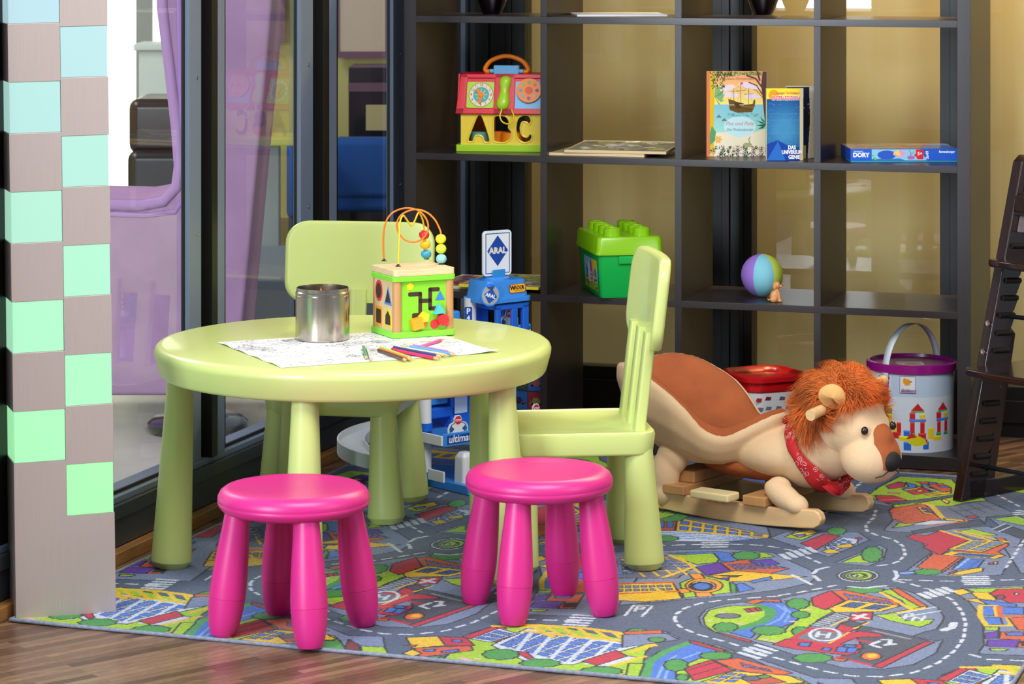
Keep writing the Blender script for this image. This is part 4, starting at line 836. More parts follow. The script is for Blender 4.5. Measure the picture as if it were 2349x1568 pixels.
b = MB(); b.ell((-.2, 0, 1.5), (1.25, .95, 1.5)); b.ell((.15, 0, 2.7), (.8, .75, 1.1)); b.ell((.25, 0, 4.3), (1.05, .95, 1.0)); b.ell((1.25, 0, 4.05), (.6, .55, .45)); b.ell((1.1, -.45, .35), (.6, .35, .35)); b.ell((1.1, .45, .35), (.6, .35, .35)); b.ell((-.6, -.8, .7), (.9, .45, .7)); b.ell((-.6, .8, .7), (.9, .45, .7)); b.tube([(.7, -.4, 2.8), (.95, -.42, 1.5), (1.1, -.45, .3)], .32, 10); b.tube([(.7, .4, 2.8), (.95, .42, 1.5), (1.1, .45, .3)], .32, 10); b.tube([(-1.3, 0, .5), (-1.8, 0, .5), (-2, 0, .9)], .2, 8); b.ell((-.3, -.85, 4.0), (.45, .25, .8)); b.ell((-.3, .85, 4.0), (.45, .25, .8))
o = b.build('body', tan, t, weld=False, sharp=0); rm = o.modifiers.new('remesh', 'REMESH'); rm.mode = 'VOXEL'; rm.voxel_size = .0009; rm.use_smooth_shade = True; sm_ = o.modifiers.new('smooth', 'SMOOTH'); sm_.iterations = 6
b = MB(); b.ell((1.82, 0, 4.2), (.16, .2, .16)); b.build('nose', plain((40, 26, 22), .3), t); 
for s_ in (-1, 1): b = MB(); b.ell((1.1, s_*.5, 4.6), .12); b.build('eye', plain((30, 20, 18), .2), t)
# ---------------------------------------------------------------- bottom row: bucket, red tub, memory box
X, Z, _ = on(0, 2091, 1021)
t = thing('wooden_block_bucket', 'white cardboard bucket with a purple lid and pictures of wooden blocks', 'bucket', (X, Z, hp[0]+.03), 0)
r0b, r1b, hb = 10.7, 10.95, 20.0
c = Cv(2*math.pi*11, hb, .13, (216, 224, 236)); Lc = 2*math.pi*11; mid = Lc*.75      # x=mid faces the camera
c.poly([(mid-11.5, 0), (mid-9.4, 0), (mid-7.4, hb-1), (mid-11, hb-1)], (140, 50, 150)); c.poly([(mid-7, hb-6), (mid+12, hb-6), (mid+12, hb-.6), (mid-7, hb-.6)], (190, 210, 232))
c.poly([(mid-4.6, hb-4.9), (mid-.6, hb-4.9), (mid-.6, hb-.6), (mid-4.6, hb-.6)], (230, 234, 240), (140, 80, 150), .15)
c.bush(mid-2.7, hb-2.1, .8, .8, (240, 160, 30)); c.bush(mid-3.3, hb-1.8, .45, .7, (240, 160, 30)); c.ell(mid-1.7, hb-1.9, .2, .2, (120, 40, 90))
BC = [(206, 40, 44), (240, 212, 40), (40, 110, 214), (30, 150, 90)]
def blk(x, y, w, h_, col): c.poly([(x, y), (x+w, y), (x+w, y+h_), (x, y+h_)], col); c.poly([(x, y+h_), (x+w, y+h_), (x+w-.25, y+h_-.35), (x+.25, y+h_-.35)], tuple(min(255, k+40) for k in col))
for ox in (mid-.2, mid+7.2, mid-16, mid+17):
    blk(ox-1.7, .9+3.9, 1.2, 3.1, BC[0]); blk(ox+.9, .9+3.9, 1.2, 3.1, BC[0]); blk(ox-2, 7.9, 4.4, .6, BC[2]); blk(ox-1.9, 8.5, 1.5, 1.7, BC[0]); blk(ox+.7, 8.5, 1.5, 1.4, BC[1]); blk(ox-1.5, 10.2, 3.4, .5, BC[3]); c.poly([(ox-1.5, 10.7), (ox+1.9, 10.7), (ox+.2, 12.6)], BC[0]); blk(ox-2, 4.3, 1.6, .7, BC[3]); blk(ox+.7, 4.3, 1.6, .7, BC[3])
for x, y, w, h_, k in ((-10, 4, 1.6, 3, 0), (-10.4, 2.2, 3.6, 1.8, 1), (-6.6, 3.4, 2.2, 1.8, 0), (-8.6, 6, 2.2, 1.6, 2), (-9.2, 7.8, 2.4, 1.8, 1), (-8.8, 9.6, 2, 1.4, 3), (-8.6, 11, 2, .8, 1), (-6.4, 5.2, 1.4, 2.4, 1), (-5.4, 5, 1.2, 2.6, 0), (-3.6, 4.3, 1.6, 1.4, 2), (-4.9, 2.9, 4.2, 1.3, 1), (.2, 3.4, 2, 1.6, 0), (2.8, 3.4, 1.6, 3, 1), (-3.6, .6, 2.0, 2.2, 2), (1.4, .8, 1.6, 2, 2), (4.4, 3, 2.4, 1.2, 1), (-.4, 2.2, 3, 1.3, 0)): blk(mid+x, y, w, h_, BC[k])
c.poly([(mid-2.5, 2.6), (mid-2.1, 3.9), (mid-.3, 4.6), (mid+1.8, 3.6), (mid+2.6, 2.2), (mid-.6, 1.6)], (220, 212, 30)); c.poly([(mid-3, 3.4), (mid-1.6, 5.2), (mid-.1, 4)], BC[0])
b = MB(); b.lathe([(r0b-.2, 0), (r0b-.1, .02)], 48); b.build('bucket_base', plain((230, 232, 236), .5), t)
c.mesh('printed_wall', 'print_gloss', t, lambda X_, Y_: ((r0b+(r1b-r0b)*Y_/hb)*np.cos(X_/Lc*2*np.pi), (r0b+(r1b-r0b)*Y_/hb)*np.sin(X_/Lc*2*np.pi), Y_))
pur = plain((150, 22, 128), .25); b = MB(); b.lathe([(11.0, hb-.3), (11.5, hb), (11.6, hb+1.9), (11.3, hb+2.1), (10.7, hb+2.1), (10.5, hb+1.3), (0, hb+1.2)], 64); b.build('lid', pur, t, sharp=35)
b = MB(); b.prism(rrect(7, 7, .5, 4, -.5, -1), hb+1.2, hb+1.24); b.build('lid_sticker', plain((206, 196, 220), .4), t); b = MB(); b.ell((0, -2, hb+1.25), (2.2, 1.6, .04)); b.build('lid_motif', plain((186, 130, 60), .4), t)
pts = [(-8.0*math.cos(R(a)), -8.3*math.cos(R(a)), hb-1.9+13.3*math.sin(R(a))**.9) for a in range(0, 181, 6)]
hn = Vector((.72, -.69, 0)); b = MB(); vs = []; fs = []
for p in pts:
    P0 = Vector(p)
    for o_ in (-1.0, 1.0): vs.append(P0+hn*o_)
b.add(vs, [(2*i, 2*i+1, 2*i+3, 2*i+2) for i in range(len(pts)-1)]); o = b.build('carry_handle', plain((206, 214, 226), .35), t); sd = o.modifiers.new('th', 'SOLIDIFY'); sd.thickness = .0012
for p in (pts[0], pts[-1]): b = MB(); b.ell((p[0]*1.03, p[1]*1.03, p[2]+.3), (.4, .4, .4)); b.build('rivet', plain((60, 60, 66), .3), t)
text('maker_name', 'Eichhorn', 1.05, tr(-2.6*.93, -11.12, hb-4.15) @ rot('Z', -13) @ FR, plain((120, 40, 120), .4), t, depth=.01, shear=.3, bold=.03)
X, Z, _ = on(0, 1752, 985)
t = thing('red_lidded_tub', 'white printed tub with a red rounded lid behind the plush lion', 'tub', (X, Z, hp[0]+.03), 24)
Wt, Dt, Ht = 17.5, 17.5, 14.8
def rr2(w, d, z, r): return [(x, y, z) for x, y in rrect(w, d, r, 6)]
b = MB(); b.loft([rr2(Wt-2.5, Dt-2.5, 0, 4), rr2(Wt-1.2, Dt-1.2, Ht-3, 4.4)]); b.build('tub_body', plain((222, 222, 226), .3), t)
for i, (x, z, cl) in enumerate([(-6, 9.5, (190, 40, 40)), (-3.2, 9.7, (120, 40, 50)), (1, 9.5, (90, 90, 100)), (5, 9.8, (200, 40, 50)), (-5.5, 7, (120, 122, 128)), (-3, 7.1, (120, 122, 128)), (0, 7, (110, 110, 118)), (3, 6.9, (110, 110, 118)), (5.8, 7, (60, 60, 66)), (-6, 4.4, (200, 40, 50)), (-3.6, 4.5, (50, 90, 180)), (-.8, 4.4, (220, 180, 50)), (2, 4.5, (50, 90, 180)), (4.6, 4.4, (200, 40, 50)), (6, 4.6, (70, 150, 80))]):
    zz = z; ww = (Wt-2.5+1.3*zz/(Ht-3))/2
    for T_ in (tr(x, -ww-.02, z) @ rot('X', 90), rot('Z', -90) @ tr(x, -ww-.02, z) @ rot('X', 90)):
        b = MB(); b.prism([(-.9, -.4), (.7, -.5), (1.0, .3), (-.5, .5)], 0, .05, T=T_); b.build('printed_motif', plain(cl, .4), t)
rd = plain((214, 26, 30), .2); b = MB(); b.loft([rr2(Wt-1, Dt-1, Ht-3.6, 4.4), rr2(Wt-.4, Dt-.4, Ht-3.2, 4.4), rr2(Wt-.2, Dt-.2, Ht-1, 4.6), rr2(Wt+1.6, Dt+1.6, Ht-.8, 5), rr2(Wt+2, Dt+2, Ht+.4, 5), rr2(Wt+1, Dt+1, Ht+.8, 5), rr2(Wt-.6, Dt-.6, Ht+.5, 4.6), rr2(Wt-2.6, Dt-2.6, Ht-.8, 4), rr2(4, 4, Ht-.8, 1.5)]); b.build('lid', rd, t, sharp=40)
X, Z, _ = RM(-16.5, 6); t = thing('memory_game_box', 'dark box with pictures of old cars in the bottom left shelf cell', 'box', (X, Z, hp[0]+.03), -18.12)
c = Cv(15.2, 20, .15, (30, 30, 36)); 
for i in range(3):
    for j in range(4):
        x, y = .3+4.95*i, .3+4.9*j; cl = [(30, 80, 150), (96, 84, 30), (120, 30, 44), (40, 60, 50), (110, 60, 30)][(i*2+j*3) % 5]
        c.poly([(x, y), (x+4.7, y), (x+4.7, y+4.6), (x, y+4.6)], cl); k = [(140, 70, 70), (60, 50, 100), (40, 30, 50), (120, 120, 50)][(i+j) % 4]
        c.poly([(x+.4, y+1.6), (x+1.2, y+2.2), (x+1.6, y+3.1), (x+2.9, y+3.1), (x+3.5, y+2.2), (x+4.2, y+1.9), (x+4.3, y+1.4), (x+.4, y+1.3)], k); c.ell(x+1.2, y+1.4, .5, .5, (20, 20, 24), (120, 110, 110), .12); c.ell(x+3.5, y+1.4, .5, .5, (20, 20, 24), (120, 110, 110), .12)
b = MB(); b.box(0, 15.2, .1, 8, 0, 20); b.build('box_body', plain((34, 34, 40), .4), t, bevel=.06); c.mesh('picture_front', 'print', t, lambda X_, Y_: (X_, X_*0+.06, Y_))
# ================================================================ TOY GARAGE (local: x right-away, -y towards camera right)
g = thing('toy_garage', 'blue and white toy parking garage with filling-station sign behind the table', 'toy garage', (-4.5, 690, .5), 40)
def bx(name, x0, x1, y0, y1, z0, z1, m, bev=.2, par=g): b = MB(); b.box(x0, x1, y0, y1, z0, z1); return b.build(name, m, par, bevel=bev)
def rb_(name, cx_, cy_, w, d, z0, z1, m, r=1.5, k=1.0, par=g):
    b = MB(); b.loft([[(x, y, z0) for x, y in rrect(w, d, r, 5, cx_, cy_)], [(cx_+(x-cx_)*k, cy_+(y-cy_)*k, z1) for x, y in rrect(w, d, r, 5, cx_, cy_)]]); return b.build(name, m, par, bevel=.15, sharp=45)
BPl, BD, WP = 'blue_plastic', 'blue_deep', 'white_plastic'
navy = plain((24, 70, 160), .35); redp = plain((214, 40, 50), .4)
bx('base_plate', -18, 14, -12, 12, 0, 2.2, BPl); bx('base_plate', -22, -4, 6, 16, .2, 1.8, BPl)
for x, y in ((-14, -9), (-12.6, -9), (-13.3, -8)): b = MB(); b.ell((x, y, 2.3), (.7, .7, .4)); b.build('base_stud', BPl, g)
rb_('ticket_booth', -14.6, -6.6, 4.2, 4.2, 2, 8.2, WP, .9, .92); rb_('booth_cap', -14.6, -6.6, 3.8, 3.8, 8.2, 9.4, WP, .9, .62)
rb_('parking_deck', -4, 3, 36, 19, 11.4, 13.6, BPl, 2); rb_('parking_deck', -7, 5, 20, 16, 23, 25, BD, 2); rb_('parking_deck', -1.5, 3, 18.6, 15, 34.4, 36.8, BPl, 2)
bx('deck_sign', -21.5, -2, -6.9, -6.4, 11.2, 14.4, BPl); bx('sign_plate', -20.3, -4, -7.05, -6.9, 11.8, 13.9, navy, .05)
bx('deck_sign', -.4, 9.0, -3.6, -3.1, 34.6, 38, BPl); bx('sign_plate', 0, 8.6, -3.75, -3.6, 35, 37.4, navy, .05)
wl = plain((232, 238, 246), .4)
text('sign_words', 'ultimate', 2.5, tr(-15.9, -7.08, 12.9) @ FR, wl, g, depth=.01, shear=.15, bold=.05); text('sign_words', 'aral super', 2.2, tr(4.2, -3.8, 36.2) @ FR, wl, g, depth=.01, shear=.15, bold=.04)
bx('deck_rail', -22.2, -21.6, -7, 8, 11.6, 14.0, WP, .1); bx('deck_rail', -22.4, -21.8, -8, -2, 3.0, 5.6, WP, .1)
for x, y, z0, z1 in ((-20.4, 1.5, 4.2, 11.5), (-20.4, 1.5, 16, 24), (-5.4, 2.6, 26, 45), (12, -3, 2, 12), (12, 8, 13, 35)):
    b = MB(); b.lathe([(1.55, z0), (1.5, z1)], 28, T=tr(x, y, 0)); b.build('column', WP, g)
    b = MB(); b.lathe([(1.75, z0-1.9), (1.75, z0)], 28, T=tr(x, y, 0)); b.build('column_collar', BD, g)
bx('lift_tower', -12, -2, 2, 10, 13, 34, BD, .5); bx('lift_window', -11, -7, 1.7, 2, 17, 22, plain((196, 214, 240), .2)); bx('tower_step', -19, -10, 2, 10, 16.4, 19, BD, .4); bx('tower_step', -19, -12, 3, 9, 19.5, 21.6, BPl, .4)
# upper tower, canopy and sign
b = MB()
for x0, x1, y0, y1 in ((-2.8, -1.4, -4.6, -3.4), (5.6, 7.6, -4.6, -3.4), (-2.8, -1.4, 3, 4.2), (5.6, 7.6, 3, 4.2)): b.box(x0, x1, y0, y1, 36.8, 43.2)
b.box(-2.8, 7.6, -4.6, 4.2, 42.2, 43.6); b.box(2.0, 4.0, -4.6, -3.8, 36.8, 42.4); b.box(-1.4, 2, -4.5, -3.9, 36.8, 37.6); b.box(-2.8, 1.0, 3.2, 4.0, 36.8, 42.4); b.build('upper_tower', BD, g, bevel=.25)
rb_('canopy', 1.0, 0, 13.6, 9.6, 44.4, 49.4, BPl, 1.6, .88); rb_('canopy_brim', 1.0, 0, 14.6, 10.6, 44.0, 45.2, BPl, 1.8, 1); rb_('canopy_neck', 1, 0, 5, 5, 43.2, 44.4, WP, 1)
b = MB(); b.lathe([(3.4, 49.4), (3.4, 49.8), (3, 50)], 32, T=tr(.8, 0, 0)); b.build('sign_turntable', BPl, g); bx('sign_clip', -1.2, 2.8, -1.15, -.75, 49.6, 51.8, plain((44, 140, 200), .3), .2)
sg = rot('Z', -6)
b = MB(); b.prism(rrect(8.4, 11.2, 1.0, 5, .8, 55.8), 0, .8, T=sg @ tr(0, .3, 0) @ rot('X', 90)); sb = b.build('station_sign', WP, g, bevel=.12)
def frm(w, h_, o, z): 
    b = MB(); 
    for x0, x1, z0, z1 in ((-w/2, w/2, h_/2-o, h_/2), (-w/2, w/2, -h_/2, -h_/2+o), (-w/2, -w/2+o, -h_/2, h_/2), (w/2-o, w/2, -h_/2, h_/2)): b.box(.8+x0, .8+x1, -.53, -.5, z+z0, z+z1, T=sg)
    return b.build('sign_border', plain((30, 100, 160), .4), sb)
frm(7.2, 10.0, .22, 55.8)
b = MB(); b.prism([(.8-3.1, 56.4), (.8, 52.6), (.8+3.1, 56.4), (.8, 60.2)], 0, .03, T=sg @ tr(0, -.5, 0) @ rot('X', 90)); b.build('sign_diamond', plain((14, 66, 156), .35), sb)
text('sign_letters', 'ARAL', 2.1, sg @ tr(.8, -.56, 56.4) @ FR, plain((220, 216, 206), .4), sb, depth=.02, bold=.1)
ov = tr(-5.3, -4.6, 46.4) @ rot('Z', -8)
b = MB(); b.lathe([(0, 0), (2.5, 0), (2.75, .25), (2.75, .6), (0, .6)], 40, T=ov @ rot('X', 90)); oo = b.build('round_sign', BPl, g)
b = MB(); b.lathe([(0, 0), (2.4, 0)], 40, T=ov @ tr(0, -.64, 0) @ rot('X', 90)); b.lathe([(2.4, 0), (2.4, .02), (0, .02)], 40, T=ov @ tr(0, -.62, 0) @ rot('X', 90)); b.build('sign_face', WP, oo)
b = MB(); b.prism([(-1.9, 0), (0, -1.9), (1.9, 0), (0, 1.9)], 0, .02, T=ov @ tr(0, -.67, -.2) @ rot('Y', 14) @ rot('X', 90)); b.build('sign_diamond', plain((30, 84, 176), .35), oo)
text('sign_letters', 'ARAL', 1.2, ov @ tr(0, -.71, -.2) @ rot('Y', 18) @ FR, wl, oo, depth=.01, bold=.06); b = MB(); b.ell((0, -.8, 2.1), (1.0, .5, .5), T=ov); b.build('sign_knob', BD, oo)
b = MB(); b.prism(rrect(4.8, 1.9, .5, 4, 3.6, 47.3), 0, .05, T=tr(0, -4.78, 0) @ rot('X', 90)); lb = b.build('maker_sticker', plain((250, 200, 30), .35), g)
b = MB(); b.prism(rrect(5.1, 2.15, .6, 4, 3.6, 47.3), 0, .04, T=tr(0, -4.76, 0) @ rot('X', 90)); b.build('sticker_edge', plain((214, 60, 40), .35), lb)
for s_, x, cl in (('W', 2.0, (24, 26, 50)), ('A', 2.95, (206, 50, 40)), ('D', 3.75, (24, 110, 60)), ('E', 4.55, (200, 50, 40)), ('R', 5.3, (24, 26, 50))): text('sticker_letter', s_, 1.5 if s_ == 'W' else 1.25, tr(x, -4.85, 47.45) @ FR, plain(cl, .4), lb, depth=.01, bold=.07)
text('sticker_small_words', 'QUALITY TOYS', .42, tr(4, -4.85, 46.7) @ FR, plain((24, 26, 50), .4), lb, depth=.005)
b = MB(); b.prism(rrect(1.9, 4.6, .3, 3, 0, 0), 0, .04, T=tr(-6.75, 1.7, 40.6) @ rot('Z', -38) @ rot('X', 90)); pb = b.build('parking_sticker', navy, g)
text('sticker_letter', 'P', 1.9, tr(-6.79, 1.62, 41.8) @ rot('Z', -38) @ FR, wl, pb, depth=.01, bold=.06); text('sticker_letter', '4', 1.5, tr(-6.79, 1.62, 40.2) @ rot('Z', -38) @ FR, wl, pb, depth=.01, bold=.05)
b = MB(); b.prism([(-.8, 0), (-.2, .5), (-.2, .15), (.7, .15), (.7, -.15), (-.2, -.15), (-.2, -.5)], 0, .03, T=tr(-6.79, 1.62, 39.0) @ rot('Z', -38) @ rot('X', 90)); b.build('sticker_arrow', wl, pb)
def stop(x, y, z, s_=1.0, rz=0):
    T_ = tr(x, y, z) @ rot('Z', rz) @ Matrix.Scale(s_, 4)
    P = [(-2.9, 0), (2.9, 0), (2.9, 1.7), (2.3, 2.4), (1.2, 2.6), (1.2, 3.4), (.6, 4.2), (-.6, 4.2), (-1.2, 3.4), (-1.2, 2.6), (-2.3, 2.2), (-2.9, 1.2)]
    b = MB(); b.prism(P, 0, .4, T=T_ @ rot('X', 90)); s1 = b.build('stop_board', WP, g, bevel=.06)
    b = MB(); b.prism([(p*.86, q*.9+.12) for p, q in P], 0, .03, T=T_ @ tr(0, -.42, 0) @ rot('X', 90)); b.build('board_outline', plain((30, 90, 150), .4), s1)
    b = MB(); b.prism([(p*.76, q*.84+.12) for p, q in P], 0, .03, T=T_ @ tr(0, -.45, 0) @ rot('X', 90)); b.build('board_face', WP, s1)
    b = MB(); b.prism([(1.05*math.cos(R(22.5+45*i)), 3.0+1.05*math.sin(R(22.5+45*i))) for i in range(8)], 0, .03, T=T_ @ tr(0, -.48, 0) @ rot('X', 90)); b.build('stop_octagon', redp, s1)
    text('stop_word', 'STOP', .72*s_, tr(x, y, z) @ rot('Z', rz) @ tr(0, -.54*s_, 3.0*s_) @ FR, wl, s1, depth=.01, bold=.03)
    for q in (-1.9, 1.9): b = MB(); b.prism([(q-.75, .95), (q, .2), (q+.75, .95), (q, 1.7)], 0, .03, T=T_ @ tr(0, -.48, 0) @ rot('X', 90)); b.build('board_diamond', plain((30, 90, 150), .4), s1)
stop(-16.5, -6.0, 14.2, 1.0, -4); stop(8, -6.4, 14.6, .95, 0); stop(7.2, 3, 37, 1.0, 0); stop(-9, 6, 37, 1.2, 0)
bx('barrel_tower', -11, -8, 3, 6, 36.8, 42, BPl, .6)
# helical ramp
b = MB(); cxr, cyr = -19.2, 17.5; n = 40; vs = []; fs = []; pr = [(12.5, 1.7), (12.9, 1.7), (12.9, -1.7), (6.0, -1.2), (6.0, 1.6), (6.35, 1.6), (6.35, 0), (12.6, 0)]
for i in range(n+1):
    a = R(20+ (250)*i/n); hz = 12.3-7.5*i/n
    for r, z in pr: vs.append((cxr+r*math.cos(a-R(20)+R(10)), cyr+r*math.sin(a-R(20)+R(10)), hz+z))
m_ = len(pr)
for i in range(n):
    for k in range(m_): fs.append((i*m_+k, i*m_+(k+1) % m_, (i+1)*m_+(k+1) % m_, (i+1)*m_+k))
fs += [tuple(range(m_)), tuple(n*m_+k for k in range(m_-1, -1, -1))]
b.add(vs, fs, 0, True); rp_ = b.build('curved_ramp', WP, g, sharp=35)
a = R(188); b = MB(); b.prism([(-2.2, 0), (-.9, 1.1), (-.9, .3), (2, .3), (2, -.3), (-.9, -.3), (-.9, -1.1)], 0, .05, T=tr(cxr+9.6*math.cos(a), cyr+9.6*math.sin(a), 12.3-7.5*(178/250)+.35) @ rot('Z', 95)); b.build('ramp_arrow', plain((20, 80, 170), .4), rp_)
b = MB(); b.lathe([(1.4, 0), (1.4, 10)], 24, T=tr(cxr+9, cyr+3, 0)); b.build('ramp_column', WP, g)
# ================================================================ PLUSH LION ROCKER (local: x forward, y far side)
L = thing('rocking_lion', 'plush lion rocker with orange mane, brown seat and wooden runners', 'rocking toy', (56.2, 649.8, .5), -36.87)
def interp(x, T_): return float(np.interp(x, [p[0] for p in T_], [p[1] for p in T_]))
HR = [(-36, 30.0), (-33, 32.8), (-29, 33.2), (-24, 32.3), (-19, 30.2), (-14, 27.8), (-10, 24.8), (-6, 20.6), (-3, 19.0), (0, 18.8), (4, 21), (9, 24)]
n = 72; rim_o = []
def rimp(i, k=1.0, da=0.0, dh=0.0):
    th_ = 2*math.pi*i/n; c_, s_ = math.cos(th_), math.sin(th_); a = -13.5+22.2*c_; w = 14.6*math.copysign(abs(s_)**.85, s_)*(1-.16*max(0, c_))
    return a, w, interp(a, HR)
def ring(ka, kw, ca, hf): 
    out = []
    for i in range(n): a, w, h_ = rimp(i); out.append((ca+(a-ca)*ka, w*kw, hf(a, h_)))
    return out
belly = 11.2
R_ = [ring(.30, .3, -6, lambda a, h_: belly), ring(.52, .62, -6, lambda a, h_: belly+.6), ring(.74, .9, -8, lambda a, h_: belly+(h_-belly)*.25), ring(.90, 1.03, -11, lambda a, h_: belly+(h_-belly)*.55), ring(1.0, 1.06, -13.5, lambda a, h_: belly+(h_-belly)*.85), ring(1.005, 1.03, -13.5, lambda a, h_: h_-.3), ring(.965, .97, -13.5, lambda a, h_: h_+.5), ring(.92, .91, -13.5, lambda a, h_: h_-.1),
      ring(.84, .80, -11, lambda a, h_: 15+(h_-15)*.72), ring(.66, .62, -9, lambda a, h_: 15+(h_-15)*.34), ring(.4, .38, -9, lambda a, h_: 15.2+(h_-15)*.06), ring(.1, .1, -9, lambda a, h_: 15)]
b = MB(); b.loft(R_)
def limb(c, r, T_=None): b.ell(c, r, T=T_, seg=28, rings=18)
b.ell((0, 0, 0), (13.5, 10.0, 6.0), T=tr(8.5, 0, 14.9) @ rot('Y', -2)); b.ell((0, 0, 0), (9.3, 9.2, 8.2), T=tr(16.5, -.3, 16.0) @ rot('Y', -20)); b.ell((21.5, -.5, 19.5), (8.5, 8.2, 8.6))
body = b.build('body', 'cream_plush', L, sharp=0)
def fuse(o, v=.0045, it=10, f=.5):
    rm = o.modifiers.new('remesh', 'REMESH'); rm.mode = 'VOXEL'; rm.voxel_size = v; rm.use_smooth_shade = True
    s_ = o.modifiers.new('smooth', 'SMOOTH'); s_.iterations = it; s_.factor = f
fuse(body, .0045, 8)
# brown seat lining
b = MB(); RI = [ring(.975, .965, -13.5, lambda a, h_: h_-.2), ring(.945, .925, -13.5, lambda a, h_: h_+.55), ring(.89, .86, -13.0, lambda a, h_: 17.2+(h_-15)*.88), ring(.80, .76, -11, lambda a, h_: 18+(h_-15)*.68), ring(.63, .58, -9, lambda a, h_: 18.6+(h_-15)*.34), ring(.4, .37, -9, lambda a, h_: 18.8+(h_-15)*.08), ring(.1, .1, -9, lambda a, h_: 18.9), ring(.01, .01, -9, lambda a, h_: 18.9)]
def dent(p, i, j):      # tufting folds
    a, w, h_ = p; ang = math.atan2(w, a+13.5); f = .7*math.exp(-((abs(ang)-2.25)/.10)**2)*(0, 0, .6, 1, 1, .4, 0, 0)[j]*-1+.5*math.exp(-((abs(ang)-1.95)/.2)**2)*(0, 0, 1, 1, 1, 0, 0, 0)[j]*-1; return (a+math.cos(ang)*f, w+math.sin(ang)*f, h_-f*.2)
RI = [[dent(p, i, j) for i, p in enumerate(r)] for j, r in enumerate(RI)]
b.loft(RI, cap=False); o = b.build('seat_cushion', 'brown_plush', L, sharp=0, sub=1)
b = MB(); b.ell((0, 0, 0), (16, 8.2, 3.4), T=tr(2, 0, 11.6)); b.build('belly_panel', 'brown_plush', L)
for s_, ax in ((-1, 0), (1, 0)):
    b = MB(); b.ell((0, 0, 0), (3.7, 3.3, 6.0), T=tr(-17.6, s_*10.8, 8.4) @ rot('Y', 8)); b.ell((-16, s_*9.8, 12.6), (4, 3.2, 4)); b.ell((-18.0, s_*11.0, 4.4), (3.4, 3.2, 3.3)); o = b.build('hind_leg', 'cream_plush', L, sharp=0); fuse(o, .004, 8)
    b = MB(); b.ell((0, 0, 0), (3.5, 2.9, .8), T=tr(-19.6, s_*11.2, 2.9) @ rot('Y', 42)); b.build('paw_sole', plain((206, 150, 92), .8), o)
    b = MB(); b.ell((0, 0, 0), (5.4, 2.9, 2.8), T=tr(14.6, s_*10.4, 7.2) @ rot('Y', 27)); b.ell((0, 0, 0), (2.9, 2.8, 2.3), T=tr(18.0, s_*10.6, 5.8) @ rot('Y', 16)); b.ell((12.4, s_*8.8, 8.8), (3.0, 2.6, 2.4)); o = b.build('front_leg', 'cream_plush', L, sharp=0); fuse(o, .004, 8)
# head
hx, hy, hz = 25.6, -1.4, 26.2; HT = tr(hx, hy, hz) @ rot('Z', -10)
b = MB(); b.ell((0, 0, 0), (8.8, 8.6, 8.4), T=HT); b.ell((3.2, 0, -3.4), (7.4, 7.8, 6.4), T=HT); b.ell((-1, 0, -4.6), (7, 7.6, 6), T=HT); b.ell((0, 0, 0), (6.6, 7.6, 6.0), T=HT @ tr(7.2, 0, -9.0) @ rot('Y', 20)); b.ell((8.2, 0, -5.0), (4.4, 4.0, 3.8), T=HT)
head = b.build('head', 'cream_plush', L, sharp=0); fuse(head, .004, 7)
b = MB(); MT = HT @ tr(7.2, 0, -9.0) @ rot('Y', 20); vs = []; fs = []; nu, nv = 18, 24      # brown patch wrapped over the muzzle
for j in range(nv+1):
    th_ = R(-2+98*j/nv); f_ = j/nv; pm = (.40+.22*f_)*min(1, (1-f_)*3.2+.02)**.5
    for i in range(nu+1):
        ph = pm*(2*i/nu-1); e_ = .22; vs.append((( 6.6+e_)*math.cos(ph)*math.cos(th_), (7.6+e_)*math.sin(ph), (6.0+e_)*math.cos(ph)*math.sin(th_)))
for j in range(nv):
    for i in range(nu): q = j*(nu+1)+i; fs.append((q, q+1, q+nu+2, q+nu+1))
b.add([(x*1.06+.2, y, z*1.06+.3) for x, y, z in vs], fs, T=MT); nb = b.build('nose_bridge', 'brown_plush', head, sharp=0)
sw = nb.modifiers.new('follow', 'SHRINKWRAP'); sw.target = head; sw.wrap_method = 'NEAREST_SURFACEPOINT'; sw.wrap_mode = 'ABOVE_SURFACE'; sw.offset = .0012
s2 = nb.modifiers.new('smooth', 'SMOOTH'); s2.iterations = 3; s2 = nb.modifiers.new('thickness', 'SOLIDIFY'); s2.thickness = .003; s2.offset = 0
b = MB(); b.ell((0, 0, 0), (2.0, 2.7, 2.3), T=HT @ tr(13.1, 0, -9.4)); b.build('nose', mat('black_plush', (14, 13, 14), .7, sheen=.2), head)
b = MB(); b.tube([tuple(HT @ Vector(p)) for p in ((13.5, -.9, -11.2), (13.0, -2.6, -12.3), (11.9, -4.1, -12.8))], .13, 6); b.tube([tuple(HT @ Vector(p)) for p in ((13.5, .9, -11.2), (13.0, 2.6, -12.3), (11.9, 4.1, -12.8))], .13, 6); b.build('mouth_stitch', plain((24, 18, 16), .6), head)
